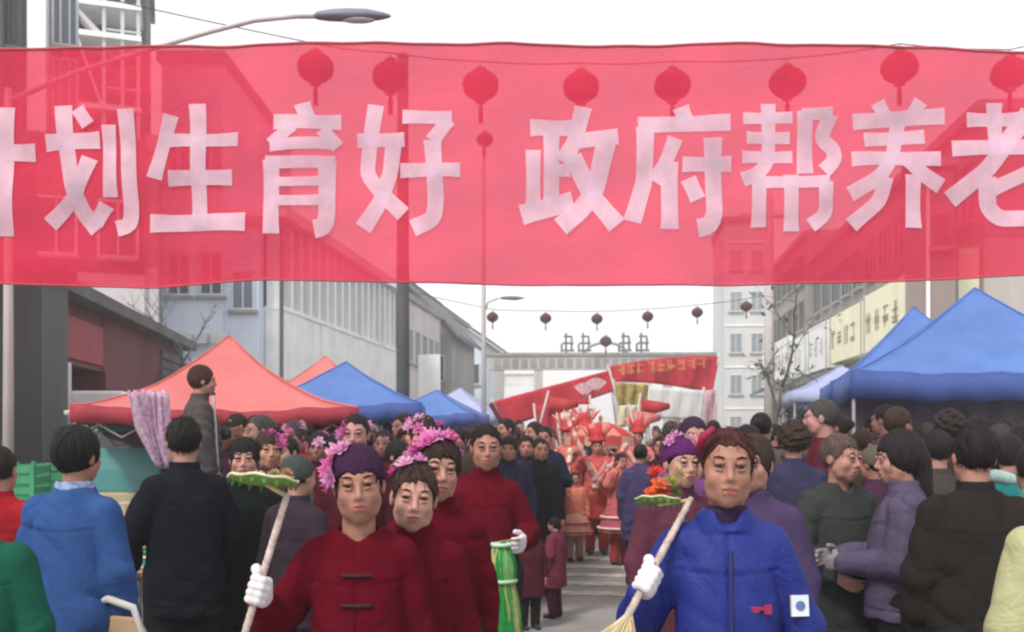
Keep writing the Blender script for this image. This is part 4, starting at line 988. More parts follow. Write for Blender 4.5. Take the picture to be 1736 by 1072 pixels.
def surf_y(JV, x, z, tol=.014, front=True):
    m = (np.abs(JV[:, 0] - x) < tol) & (np.abs(JV[:, 2] - z) < tol)
    return float(JV[m][:, 1].min() if front else JV[m][:, 1].max()) if m.any() else -.15
def copy_tree(o, parent=None):
    c = o.copy(); C.objects.link(c)
    if parent is not None: c.parent = parent
    for ch in list(o.children): copy_tree(ch, c)
    return c
def local_of(pos, yaw, h, w):
    """a world point in the figure's own 1.65 m frame"""
    d = Matrix.Rotation(-R(yaw), 3, 'Z') @ (Vector(w) - Vector(pos)); return np.array(d) * 1.65 / h
_fl = {}
def flower_mesh(k):
    if k not in _fl:
        rg = random.Random(k); b = MB()
        for ring, (n, r, lift) in enumerate(((7, 1.0, .15), (6, .72, .45), (4, .4, .7))):
            for i in range(n):
                a = 2*math.pi*i/n + ring*.4 + rg.uniform(-.2, .2); w = .42 * r + .1
                d = Vector((math.cos(a), math.sin(a), 0)); t = Vector((-d.y, d.x, 0)); z = Vector((0, 0, 1)); L = r * rg.uniform(.85, 1.15)
                b.add([d*.06, d*L*.55 + t*w*.6 + z*lift*.35, d*L + t*w*.2 + z*(lift + rg.uniform(-.15, .2)), d*L*.98 - t*w*.25 + z*(lift + rg.uniform(-.1, .2)), d*L*.5 - t*w*.6 + z*lift*.3], [(0, 1, 2, 3, 4)])
        b.ball((0, 0, .35), .2, 8, 6)
        _fl[k] = b.me('flower', M['petal'], True)
    return _fl[k]
def flower(root, loc, r, nrmv, col, k=0):
    q = Vector(nrmv).to_track_quat('Z', 'Y').to_euler(); o = link('flower', flower_mesh(k % 3), root, loc, q, col); o.scale = (r, r, r); return o
# ------------------------------------------------------------------ the people nearest the camera
BLK = (.012, .010, .010); BRN = (.035, .020, .014); DKR = (.05, .012, .012); PURP = (.045, .018, .05)
PINK = [(.80, .22, .52), (.72, .34, .62), (.62, .10, .36), (.82, .45, .66)]
def hero(px, D, top, yaw, label, group=None, Gr=None, Gl=None, elbR=None, elbL=None, reach=.078, **kw):
    """places a person by the column and the head top seen; Gr / Gl = (world point the hand closes on, staff axis, staff radius)"""
    pos = at(px, D); h = hgt(top, D) - .012
    ar = al = None; gr = gl = None
    for q, g, el in ((-1, Gr, elbR), (1, Gl, elbL)):
        if g is None:
            if el is not None:
                if q < 0: ar = el
                else: al = el
            continue
        lp = local_of(pos, yaw, h, g[0]); e = np.array(el if el is not None else (q*.27, .0, 1.07), float); w = lp - nrm(lp - e) * reach
        ax = None
        if g[1] is not None:
            a = np.array(Matrix.Rotation(-R(yaw), 3, 'Z') @ Vector(g[1]).normalized()); ax = (lp, a, g[2] * 1.65 / h)
        if q < 0: ar, gr = (e, w), ax
        else: al, gl = (e, w), ax
    return person(pos, yaw, h, armR=ar, armL=al, gripR=gr, gripL=gl, label=label, group=group, **kw)
def head_flowers(spots, r=.045):
    def fn(root, fr, s, JV, A):
        for i, (d, k, rr) in enumerate(spots):
            d = nrm(d); p = np.array((d[0]*.094, .018 + d[1]*.108, .027 + d[2]*.106)); flower(root, fr.p(p) * s, r * rr * s, fr.R @ d, PINK[k % 4], i)
    return fn

# --- woman in the blue jacket, right of the middle
sa, sb = P(1042, 1085, 2.76), P(1176, 838, 2.98); sax = sb - sa
gpt = sa + sax * .39
def blue_extra(root, fr, s, JV, A):
    # red emblem on the chest, white badge on the sleeve, hair clip
    x, z = .088, 1.135; y = surf_y(JV, x, z)
    b = MB(); b.box(-.032, .030, -.003, .004, -.003, .006); b.box(.010, .030, -.0035, .004, -.014, .012); b.box(-.026, -.004, -.0032, .004, -.010, -.0035)
    b.obj('chest_emblem', mat('emblem_red', (.30, .02, .07), .7), root, loc=(x*s, (y - .003)*s, z*s))
    m = np.array((.135, .02, 1.30))*.32 + A[1][0]*.68 + (.022, 0, 0)
    sel = (np.abs(JV[:, 2] - m[2]) < .015) & (np.abs(JV[:, 0] - m[0]) < .015); yy = JV[sel][JV[sel][:, 1].argmin()]
    b = MB(); b.box(-.026, .026, -.004, .006, -.030, .030); bo = b.obj('sleeve_badge', mat('badge_white', (.66, .70, .74), .6), root, loc=Vector(yy)*s + Vector((0, -.003, 0)), rot=(R(-6), 0, R(16)))
    MB().lathe([(.001, 0), (.014, 0), (.014, .003), (.001, .003)], 16).obj('badge_mark', mat('badge_blue', (.10, .16, .40), .6), bo, loc=(0, -.004, 0), rot=(R(90), 0, 0))
    # inner collar lining and front flap
    y = surf_y(JV, 0.0, 1.20)
    b = MB(); b.tube([(.004, surf_y(JV, 0, z) - .003, z) for z in (.80, .90, 1.0, 1.1, 1.2, 1.3)], .006, 6); o = b.obj('zip', mat('zip_navy', (.015, .02, .10), .5), root); o.scale = (s, s, s)
    for q in (-1, 1):
        b = MB(); pts = [(q*(.05 + .08*k/5), surf_y(JV, q*(.05 + .08*k/5), .965) - .004, .965 - .01*q*0) for k in range(6)]; b.tube(pts, .0045, 6); o = b.obj('pocket_welt', mat('welt', (.015, .02, .12), .6), root); o.scale = (s, s, s)
    b = MB(); b.tube([fr.p((-.088, -.03, .05)), fr.p((-.082, -.062, .085)), fr.p((-.05, -.075, .118))], [.008, .014, .008], 8); o = b.obj('hair_clip', mat('clip_red', (.28, .010, .05), .6), root, True); o.scale = (s, s, s)
    # dark jersey neck under the jacket collar
    b = MB(); b.lathe([(.056, 1.36), (.066, 1.385), (.062, 1.425), (.055, 1.428)], 20, (0, .010, 0)); o = b.obj('jersey_collar', mat('jersey', (.03, .012, .04), .9), root, True); o.scale = (s, s, s)
hero(1232, 2.95, 724, -8, 'woman in a bright blue zip jacket gripping a straw tipped staff', head=(2, -2, 2),
     Gr=(gpt, sax, .011), elbR=(-.255, .02, 1.075), elbL=((.225, .03, 1.06), (.225, -.07, .84)), gloveR=True, hs=1.0, slim=.92,
     jacket=dict(col=(.014, .026, .19), hem=.70, puff=.016, mat='puffer', collar='turn', fold=.0085), trousers=(.02, .02, .03), hair=('bun', (.055, .016, .016)), skin=1, seed=11, big=.97, eye=1.0, extra=blue_extra)
st = empty('flower_staff', sa, 0, 'wrapped staff with straw brush and green flower disc held by the woman in blue', 'prop', 'dance staffs')
rel = lambda p: Vector(p) - sa
MB().tube([rel(sa + sax*t) for t in (-.02, .2, .4, .6, .8, .97)], [.009, .011, .0105, .011, .010, .009], 10).obj('pole', M['staff'], st, True)
wr = MB()
for k in range(14): 
    t = .05 + k*.065; c = sa + sax*t; n1 = sax.normalized(); wr.tube([rel(c + n1*.006*math.cos(a) + (n1.cross(Vector((0,1,0))).normalized()*math.cos(a) + n1.cross(n1.cross(Vector((0,1,0)))).normalized()*math.sin(a))*.0115) for a in [2*math.pi*q/8 for q in range(9)]], .0011, 4)
wr.obj('wrapping', M['wrap'], st, True)
rg = random.Random(3); b = MB()
for k in range(150):
    a = rg.uniform(0, 2*math.pi); q = rg.random() ** .6; p0 = sa + sax*(.20 - .04*rg.random()); tip = sa - sax*(.16 + .16*rg.random()) + Vector((math.cos(a)*.085*q, math.sin(a)*.06*q, -.02))
    mid = (p0 + tip)/2 + Vector((math.cos(a)*.030*q, math.sin(a)*.025*q, .01)); b.tube([rel(p0), rel(mid), rel(tip)], [.0022, .0026, .0012], 4)
o = b.obj('straw_brush', M['straw'], st)
def disc_head(st, c, r, tilt, flowers, fr_=.03):
    c = Vector(c) - Vector(st.location); rot = (R(tilt), R(4), 0); v = []; f = []; n = 28
    prof = [(.02, -.004), (.35, -.012), (.7, -.010), (.92, .004), (1.0, .022), (.97, .030), (.9, .016), (.6, .004), (.02, .006)]
    o = MB().lathe([(a*r, z*r*4) for a, z in prof], n).obj('leaf_disc', mat('leaf_disc', (.25, .40, .09), .6, .25, 14, translucent=.2), st, True, c, rot)
    b = MB()
    rg = random.Random(int(r*1000)); 
    b.tube([(r*1.0*math.cos(a), r*1.0*math.sin(a), r*(.09 + .03*math.sin(a*7))) for a in [2*math.pi*k/40 for k in range(41)]], r*.045, 6)
    b.obj('rim', mat('rim_cream', (.60, .62, .40), .7, .25, 20), o, True)
    fg = mat('fringe_green', (.06, .20, .03), .7, .2, 10)
    for k in range(18):
        a = 2*math.pi*k/18; L = rg.uniform(.10, .22)*r; MB().add([(r*.96*math.cos(a), r*.96*math.sin(a), 0), (r*1.02*math.cos(a+.16), r*1.02*math.sin(a+.16), 0), (r*1.0*math.cos(a+.1), r*1.0*math.sin(a+.1), -L), (r*.93*math.cos(a+.1), r*.93*math.sin(a+.1), -L*.2)], [(0, 1, 2), (1, 3, 2), (3, 0, 2), (0, 3, 1)]).obj('fringe_tip', fg, o)
    for k, (x, y, z, rr, col) in enumerate(flowers): flower(st, c + Vector((x, y, z))*r, rr*r, (x, y-.6, 1), col, k)
    return o
disc_head(st, P(1116, 852, 3.0), .068, -14, [(-.3, 0, .35, .42, (.75, .16, .04)), (.2, .1, .5, .45, (.70, .08, .03)), (.0, -.2, .8, .40, (.78, .20, .06)), (.55, 0, .9, .42, (.42, .42, .10)), (.75, .2, .4, .4, (.20, .30, .06)), (.9, 0, 1.3, .35, (.55, .50, .22)), (-.1, .2, 1.3, .42, (.68, .07, .04))])
MB().tube([rel(sa + sax*.955), rel(P(1116, 856, 3.0))], .006, 6).obj('stem', M['straw'], st)

# --- the women in red jackets
sa2, sb2 = P(404, 1110, 2.80), P(489, 832, 2.88); sax2 = sb2 - sa2; g2 = sa2 + sax2 * .385
def frog_extra(spots, zs=(1.26, 1.17, 1.08, .985, .89), x0=.0, gold=True):
    f0 = head_flowers(spots)
    def fn(root, fr, s, JV, A):
        f0(root, fr, s, JV, A)
        for z in zs:
            y = surf_y(JV, x0, z); b = MB()
            b.tube([(-.046, surf_y(JV, x0 - .045, z) - .003, 0), (-.02, surf_y(JV, x0 - .02, z) - .005, .003), (0, y - .007, 0), (.02, surf_y(JV, x0 + .02, z) - .005, .003), (.046, surf_y(JV, x0 + .045, z) - .003, 0)], [.008, .0055, .0075, .0055, .008], 8)
            o = b.obj('frog_button', mat('frog', (.022, .006, .008), .6), root, True, (x0*s, 0, z*s)); o.scale = (s, s, s)
    return fn
hero(608, 3.0, 754, 6, 'smiling woman in dark red jacket with black frog fastenings and purple knit hat', head=(2, 3, -4),
     Gr=(g2, sax2, .010), elbR=(-.265, .02, 1.085), gloveR=True, slim=.9, hs=1.0,
     jacket=dict(col=(.095, .0022, .010), hem=.68, puff=.012, collar='v', zip=True, fold=.007), trousers=(.02, .018, .02), hair=('hat', PURP), skin=1, seed=5, smile=1.0, eye=.75, big=.98,
     extra=frog_extra([((-.95, -.25, .35), 0, 1.0), ((-.85, -.45, .05), 1, .9), ((-.75, -.1, .8), 3, 1.0), ((-1, .2, .1), 0, .9), ((-.5, -.35, .95), 1, .8), ((-1, 0, -.25), 2, .8), ((-.65, .4, .8), 2, .9)]))
st2 = empty('flower_staff', sa2, 0, 'wrapped staff topped by a pale green disc held by the woman in red', 'prop', 'dance staffs')
rel = lambda p: Vector(p) - sa2
MB().tube([rel(sa2 + sax2*t) for t in (0, .25, .5, .75, .98)], [.010, .0105, .010, .0105, .009], 10).obj('pole', M['staff'], st2, True)
wr = MB()
for k in range(15):
    t = .03 + k*.064; c = sa2 + sax2*t; n1 = sax2.normalized(); u1 = n1.cross(Vector((0,1,0))).normalized(); v1 = n1.cross(u1)
    wr.tube([rel(c + n1*.006*math.cos(a) + (u1*math.cos(a) + v1*math.sin(a))*.0108) for a in [2*math.pi*q/8 for q in range(9)]], .0011, 4)
wr.obj('wrapping', M['wrap'], st2, True)
disc_head(st2, P(446, 818, 2.88), .098, -11, [(-.2, .2, .18, .22, (.50, .46, .22)), (.3, .1, .22, .25, (.40, .30, .16)), (.7, 0, .25, .22, (.45, .25, .14))])
MB().tube([rel(sa2 + sax2*.965), rel(P(452, 822, 2.88))], .007, 6).obj('stem', M['straw'], st2)
hero(702, 3.28, 783, 4, 'shorter woman in plain dark red jacket standing in front of the other red jackets', head=(4, 2, 5),
     slim=.84, hs=1.02,
     jacket=dict(col=(.095, .0022, .011), hem=.68, puff=.020, collar='stand', zip=True, fold=.008), hair=('short', (.045, .022, .020)), skin=2, seed=6, smile=.5, eye=.85, big=1.0,
     extra=head_flowers([((-.5, -.3, .95), 3, .8), ((.1, -.1, 1.1), 1, .8), ((-.85, .1, .5), 2, .6)]))
hero(741, 3.62, 741, 8, 'woman with large pink hair flowers behind the shorter woman in red', head=(10, 0, 4), slim=.86, hs=1.0,
     jacket=dict(col=(.095, .0022, .010), hem=.68, puff=.015, collar='stand', fold=.007), hair=('bob', (.03, .016, .014)), skin=0, seed=7, smile=.3,
     extra=head_flowers([((-.6, -.45, .85), 0, 1.1), ((-.2, -.4, 1.05), 1, 1.0), ((-.9, -.2, .5), 2, 1.0), ((.25, -.3, 1.05), 0, 1.0), ((-.4, .1, 1.1), 3, 1.0), ((.55, -.1, .9), 2, .9), ((-1, .1, .2), 1, .9)]))
hero(824, 5.2, 719, 6, 'tall woman in a long dark red coat with bare dark hair and white glove', head=(0, 2, 0), Gl=(P(884, 922, 5.02), None, 0), elbL=(.22, .03, 1.08), gloveL=True, slim=.86,
     jacket=dict(col=(.095, .0022, .010), hem=.52, puff=.022, collar='stand', fold=.008), hair=('bun', BLK), skin=1, seed=8, smile=.3)
# green ribbon bundle she carries
gb = P(850, 925, 4.75); gbo = empty('ribbon_bundle', gb, 0, 'bright green two tier ribbon bundle hanging below a white gloved hand', 'prop')
rg = random.Random(12)
for tier, (z0, r0, ln, n) in enumerate(((0, .060, .17, 13), (-.17, .092, .40, 18))):
    for k in range(n):
        a = 2*math.pi*k/n + rg.uniform(-.1, .1); w_ = .020 + .008*tier; v = []
        for j in range(7):
            t = j/6; rr = r0*(.6 + .5*math.sin(min(1, t*1.6)*math.pi/2)) + rg.uniform(-.004, .004); c = Vector((rr*math.cos(a + .15*t), rr*math.sin(a + .15*t), z0 - ln*t*rg.uniform(.96, 1.0))); tn = Vector((-math.sin(a), math.cos(a), 0)); v += [c - tn*w_, c + tn*w_]
        f = [(j*2, j*2+1, j*2+3, j*2+2) for j in range(6)]
        col = (.02, .30, .06) if rg.random() < .52 else ((.22, .50, .16) if rg.random() < .5 else (.52, .50, .20))
        link('ribbon', mesh('ribbon', v, f, M['petal'], True), gbo, color=col)
    MB().tube([(r0*.75*math.cos(a), r0*.75*math.sin(a), z0 + .004) for a in [2*math.pi*k/20 for k in range(21)]], .010, 6).obj('band', mat('band_pale', (.40, .60, .44), .7), gbo, True)
MB().tube([(0, 0, -.5), (0, 0, .02), tuple(P(884, 915, 5.0) - gb)], .008, 8).obj('handle', M['straw'], gbo, True)

# --- left foreground
def collar_print(root, fr, s, JV, A):
    b = MB(); b.lathe([(.074, 1.365), (.082, 1.39), (.078, 1.43), (.072, 1.435)], 24, (0, .012, 0)); o = b.obj('collar', mat('collar_print', (.20, .26, .42), .8, .7, 40), root, True); o.scale = (s, s, s)
hero(130, 4.15, 724, 172, 'man seen from behind in a plain mid blue work jacket on the left', head=(-8, 0, 0), jacket=dict(col=(.030, .078, .23), hem=.60, puff=.018, collar='turn', zip=False, fold=.009), hair=('bob', BLK), skin=1, seed=21, face=False, hs=1.0, extra=collar_print)
hero(-48, 3.3, 790, 200, 'person in a dark green coat cut by the left border', jacket=dict(col=(.010, .09, .06), hem=.55, puff=.03, collar='stand', zip=False, fold=.008), hair=('short', BLK), seed=22, face=False)
hero(-2, 4.7, 755, 185, 'person in a crimson jacket behind the dark green coat', jacket=dict(col=(.30, .012, .02), hem=.66, puff=.02, zip=False), hair=('short', (.02, .012, .01)), seed=23, face=False, detail=1)
hero(312, 5.0, 706, 215, 'man in a black jacket standing with his back half turned by the red tent', head=(-12, 0, 0), elbL=((.26, -.02, 1.07), (.20, -.20, .93)), elbR=((-.26, .0, 1.07), (-.22, -.16, .90)), jacket=dict(col=(.009, .011, .016), hem=.70, puff=.022, collar='stand', zip=False, fold=.009), trousers=(.014, .014, .017), hair=('short', BLK), skin=0, seed=24)
hero(414, 5.5, 742, 12, 'woman with a short fringe in a black coat behind the pale green disc', jacket=dict(col=(.008, .012, .013), hem=.60, puff=.020, collar='stand'), trousers=(.02, .024, .03), hair=('fringe', BLK), skin=2, seed=25, detail=2)
hero(505, 5.1, 772, 150, 'person with grey green cap and dark coat just left of the purple hat', jacket=dict(col=(.035, .025, .035), hem=.7, puff=.015), hair=('hat', (.055, .07, .065)), seed=26, detail=1)
vd = 8.0; vpos = at(341, vd)
pf = empty('wooden_platform', at(346, 8.1), R(-6), 'wooden loading platform under the person raised above the crowd', 'platform')
for i in range(5): MB().box(-.6, .6, -.45 + i*.19, -.28 + i*.19, .46, .50).obj('plank', M['wood'], pf)
for x in (-.52, .46):
    for y in (-.42, .40): MB().box(x, x+.06, y, y+.06, 0, .458).obj('leg', M['wood'], pf)
vp = hero(341, vd, 620, 118, 'person in a patterned grey jacket raised above the crowd before the red tent', elbL=((.26, -.06, 1.09), (.16, -.24, 1.12)), slim=1.1, jacket=dict(col=(.075, .065, .065), hem=.66, puff=.03, fold=.014), trousers=(.03, .022, .02), hair=('bob', (.055, .022, .014)), skin=0, seed=27, detail=1)
z0 = .50; vp.location.z = z0; k_ = (hgt(620, vd) - .012 - z0) / (hgt(620, vd) - .012); vp.scale = (k_, k_, k_)
b = empty('pole', P(386, 790, 7.8), 0, 'thin pale pole leaning beside the person raised above the crowd', 'pole'); MB().tube([(0,0,-1.35), P(362, 668, 7.9) - P(386, 790, 7.8)], .011, 8).obj('shaft', M['palepole'], b); MB().ball(P(362, 668, 7.9) - P(386, 790, 7.8), .016).obj('knob', M['rubber'], b)

# --- right foreground
hero(1424, 4.9, 735, 14, 'man in a dark grey green jacket facing the camera beside the woman in blue', head=(22, 4, 2), elbR=((-.25, -.02, 1.07), (-.16, -.20, .98)), elbL=((.25, -.02, 1.07), (.16, -.20, .98)), jacket=dict(col=(.036, .042, .040), hem=.66, puff=.028, collar='turn', zip=False, fold=.009), trousers=(.055, .065, .062), hair=('short', (.09, .06, .05)), skin=0, seed=31)
def mitt(root, fr, s, JV, A): pass
hero(1528, 4.55, 733, 252, 'woman in a purple grey padded jacket turned left with clasped gloved hands', head=(10, 6, 0), elbR=((-.20, -.02, 1.06), (-.06, -.27, 1.06)), elbL=((.20, -.02, 1.06), (.03, -.26, 1.04)), gloveR=True, gloveL=True, gcol=(.26, .23, .25), jacket=dict(col=(.070, .058, .108), hem=.80, puff=.034, mat='puffer', collar='stand', fold=.010), trousers=(.014, .014, .016), hair=('long', (.022, .014, .018)), skin=0, seed=32)
hero(1652, 4.0, 722, 170, 'person in a long dark brown coat with back to the camera', head=(0, 4, 0), jacket=dict(col=(.020, .017, .016), hem=.42, puff=.035, collar='stand', zip=False, fold=.010), trousers=(.012, .013, .012), hair=('short', BLK), seed=33, face=False)
hero(1588, 5.7, 728, 185, 'person in a brown grey jacket between the padded jacket and the dark coat', jacket=dict(col=(.055, .045, .042), hem=.7, puff=.02, zip=False), hair=('short', BLK), seed=34, face=False, detail=1)
def scarf(col):
    def fn(root, fr, s, JV, A):
        F = Field(axis(-.16, .16, .012), axis(-.16, .18, .012), axis(1.28, 1.50, .012))
        pts = [(.085*math.cos(a), .015 + .085*math.sin(a), 1.40 + .012*math.sin(a*2)) for a in [2*math.pi*k/12 for k in range(13)]]
        for a, c in zip(pts[:-1], pts[1:]): F.cap(a, c, .034, None, .012)
        F.warp(folds(3, .012)); v, q = F.mesh(); link('scarf', np_mesh('scarf', v*s, q, M['knit']), root, color=col)
    return fn
hero(1712, 6.0, 738, 140, 'person in a teal jacket with a pale patterned scarf at the right border', jacket=dict(col=(.016, .15, .15), hem=.62, puff=.025), hair=('bob', BLK), seed=35, detail=1, extra=scarf((.36, .50, .48)))
hero(1752, 4.6, 752, 165, 'person in a lighter teal coat cut by the right border', jacket=dict(col=(.05, .24, .22), hem=.62, puff=.028, zip=False), hair=('short', BLK), seed=36, detail=1, face=False)
hero(1818, 3.05, 742, 178, 'person in a pale yellow green padded coat at the lower right corner', jacket=dict(col=(.40, .40, .22), hem=.58, puff=.034, mat='puffer', zip=False, fold=.010), hair=('bob', BLK), seed=37, face=False)
hero(1345, 6.4, 716, 178, 'person with curly dark hair and dark navy jacket behind the woman in blue', jacket=dict(col=(.035, .035, .075), hem=.66, puff=.026, zip=False), hair=('curly', BRN), seed=38, detail=1, face=False)
hero(1277, 4.1, 738, -30, 'woman whose face shows just behind the shoulder of the woman in blue', jacket=dict(col=(.06, .04, .10), hem=.66, puff=.02), hair=('bob', BRN), skin=0, seed=39, detail=1)
hero(1152, 4.6, 742, 20, 'woman in a purple knit hat with pink flowers beside the woman in blue', jacket=dict(col=(.10, .03, .05), hem=.66, puff=.02), hair=('hat', (.10, .018, .11)), skin=2, seed=40, detail=1,
     extra=head_flowers([((.8, -.4, .5), 0, 1.1), ((.95, -.1, .1), 1, 1.0), ((.5, -.3, .9), 3, .9), ((-.2, 0, 1.1), 1, .9), ((-.7, -.2, .8), 1, .8), ((1, -.2, -.3), 0, .9)]))
hero(1176, 5.8, 706, 0, 'tall person with black hair standing behind the purple knit hat', jacket=dict(col=(.14, .05, .16), hem=.66, puff=.02), hair=('short', (.03, .012, .035)), seed=41, detail=1, extra=scarf((.60, .40, .56)))
hero(1086, 10.4, 752, 160, 'person in a navy and white patterned coat left of the flower disc', jacket=dict(col=(.06, .05, .13), hem=.55, puff=.03, fold=.012), trousers=(.05, .05, .09), hair=('bun', BLK), seed=42, detail=1)

# --- centre of the street
def sash(col, pts, r=.022, name='sash'):
    def fn(root, fr, s, JV, A):
        q = []
        for x, z in pts: q.append((x, surf_y(JV, x, z, .03) - .012, z))
        v = []; f = []
        for i, p in enumerate(q):
            p = Vector(p); d = (Vector(q[min(i+1, len(q)-1)]) - Vector(q[max(i-1, 0)])).normalized(); n = d.cross(Vector((0, 1, 0))).normalized(); v += [p - n*.035, p - Vector((0, .010, 0)), p + n*.035]
        for i in range(len(q)-1): f += [(i*3, i*3+1, i*3+4, i*3+3), (i*3+1, i*3+2, i*3+5, i*3+4)]
        o = link(name, mesh(name, [p*s for p in map(Vector, v)], f, M['petal'], True), root, color=col); sd = o.modifiers.new('s', 'SOLIDIFY'); sd.thickness = .01
    return fn
hero(893, 10.2, 738, -5, 'person in a dark jacket with a white sash near the dancers', jacket=dict(col=(.03, .025, .04), hem=.7, puff=.02), hair=('short', BLK), seed=44, detail=1, extra=sash((.70, .70, .72), [(-.15, 1.32), (-.10, 1.24), (-.04, 1.15), (.02, 1.06), (.07, .98)]))
hero(940, 8.7, 876, -120, 'small child in a maroon coat at the edge of the open road', jacket=dict(col=(.16, .03, .055), hem=.52, puff=.06), trousers=(.06, .02, .03), hair=('fringe', BLK), seed=45, detail=1, big=1.1)
hero(898, 8.2, 885, 20, 'small child in a dark red black coat beside the child in maroon', jacket=dict(col=(.07, .014, .024), hem=.52, puff=.06), trousers=(.016, .016, .016), hair=('short', BLK), seed=46, detail=1, big=1.1)
def costume(root, fr, s, JV, A):
    # stepped headdress with plumes, cross bands and an apron
    b = MB(); b.lathe([(.085, 1.60), (.125, 1.61), (.125, 1.64), (.09, 1.66), (.10, 1.72), (.06, 1.80), (.001, 1.82)], 16); o = b.obj('headdress', mat('costume_red', (.46, .03, .035), .6, .3, 12), root, True); o.scale = (s, s, s)
    for k in range(6):
        a = -1.2 + 2.4*k/5; b = MB().tube([(.10*math.sin(a), .02, 1.66), (.20*math.sin(a), .04, 1.78 + .05*math.cos(a)), (.27*math.sin(a), .05, 1.80 + .12*math.cos(a))], [.014, .022, .006], 6); q = b.obj('plume', mat('plume', [(.66, .28, .24), (.62, .05, .05)][k % 2], .8), root, True); q.scale = (s, s, s)
    b = MB()
    v = []; f = []
    for i in range(17):
        a = math.pi*(i/16 - .5)*1.5; rr = .20 + .012*math.cos(i*1.57); v += [(.19*math.sin(a), -.165*math.cos(a) - .01, .98), ((.22 + .03*math.cos(i*2.1))*math.sin(a), -.20*math.cos(a) - .02, .52)]
    for i in range(16): f.append((i*2, i*2+2, i*2+3, i*2+1))
    o = link('apron', mesh('apron', [Vector(p)*s for p in v], f, M['petal'], True), root, color=(.50, .06, .05))
    for q, c in ((-1, (.80, .55, .45)), (1, (.78, .36, .36))):
        sash(c, [(q*.14, 1.33), (q*.09, 1.24), (q*.03, 1.15), (-q*.04, 1.06), (-q*.10, .97)], name='cross_band')(root, fr, s, JV, A)
dg = hero(1012, 13.3, 742, 0, 'dancer in a red costume with tall headdress in the middle of the street', elbR=((-.30, -.02, 1.18), (-.24, -.14, 1.36)), elbL=((.30, -.02, 1.18), (.24, -.14, 1.36)), jacket=dict(col=(.52, .10, .09), hem=.62, puff=.035, fold=.016), trousers=(.34, .04, .04), hair=('short', BLK), seed=47, detail=1, extra=costume)
for (p0, p1, c, lab) in ((P(958, 702, 12.9), P(1012, 822, 13.0), (.78, .50, .40), 'cream ribbon wound pole slanting to the left above the red dancer'), (P(1064, 752, 12.9), P(1004, 832, 13.0), (.76, .34, .34), 'pink ribbon wound pole slanting to the right beside the red dancer'), (P(967, 760, 12.7), P(952, 905, 12.6), (.74, .60, .48), 'pale upright ribbon pole left of the red dancer')):
    r0 = empty('ribbon_pole', p0, 0, lab, 'prop'); d = p1 - p0; MB().tube([(0,0,0), d], .028, 8).obj('pole', M['paint'], r0, True, color=c)
    for k in range(7):
        t = (k+.5)/7; v = []; f = []; n = d.normalized(); u1 = n.cross(Vector((0,1,0))).normalized(); v1 = n.cross(u1)
        for i in range(10): a = i*.7; rr = .034 + .02*random.Random(k*17+i).random(); cc = d*(t - .05 + .010*i) + (u1*math.cos(a)+v1*math.sin(a))*rr; v += [cc - n*.022, cc + n*.022]
        f = [(i*2, i*2+1, i*2+3, i*2+2) for i in range(9)]; link('ribbon', mesh('ribbon', v, f, M['petal'], True), r0, color=[(.82, .62, .52), (.70, .10, .10), (.80, .35, .30)][k % 3])
def skirt(col, trim):
    def fn(root, fr, s, JV, A):
        n = 24; v = []; f = []
        for j, (r, z) in enumerate(((.16, .98), (.22, .86), (.29, .70), (.33, .55), (.34, .50))):
            for i in range(n): a = 2*math.pi*i/n; q = r*(1 + .06*math.cos(i*math.pi*.75)*j/4); v.append((q*math.cos(a), q*math.sin(a)*.9, z))
        for j in range(4):
            for i in range(n): i2 = (i+1) % n; f.append((j*n+i, j*n+i2, (j+1)*n+i2, (j+1)*n+i))
        o = link('skirt', mesh('skirt', [Vector(p)*s for p in v], f, M['petal'], True), root, color=col)
        for z, r in ((.56, .338), (.72, .292)):
            b = MB().tube([(r*1.02*math.cos(2*math.pi*k/24), r*.94*math.sin(2*math.pi*k/24), z) for k in range(25)], .02, 6); q = b.obj('trim', M['paint'], o, True, color=trim); q.scale = (s, s, s)
    return fn
hero(974, 12.6, 800, 15, 'young dancer in an orange and cream costume left of the red dancer', jacket=dict(col=(.66, .22, .14), hem=.70, puff=.05, fold=.014), trousers=(.55, .30, .22), hair=('bun', BLK), seed=48, detail=1, extra=skirt((.80, .52, .40), (.66, .10, .08)))
hero(1040, 14.5, 760, -10, 'dancer in a pink costume half hidden behind the red dancer', jacket=dict(col=(.62, .20, .22), hem=.62, puff=.04, fold=.014), trousers=(.50, .10, .12), hair=('bun', BLK), seed=49, detail=1, extra=skirt((.66, .22, .20), (.75, .5, .4)))

for px, D, top, yaw, lab, sd, ex in ((962, 14.8, 724, -20, 'dancer in red with a plumed headdress at the left rear of the dancers', 50, costume), (1052, 12.2, 768, 30, 'short dancer in deep pink with a full skirt right of the red dancer', 51, skirt((.60, .14, .20), (.8, .6, .5))),
        (992, 16.4, 716, 10, 'tallest red dancer at the back of the dancers', 52, costume), (1082, 15.6, 728, -15, 'dancer in red with a plumed headdress at the right rear of the dancers', 53, costume)):
    hero(px, D, top, yaw, lab, elbR=((-.24, -.04, 1.20), (-.20, -.14, 1.38)), elbL=((.24, -.04, 1.16), (.22, -.18, 1.22)), jacket=dict(col=(.60, .17, .15), hem=.60, puff=.04, fold=.014), trousers=(.36, .05, .05), hair=('short', BLK), seed=sd, detail=1, extra=ex)

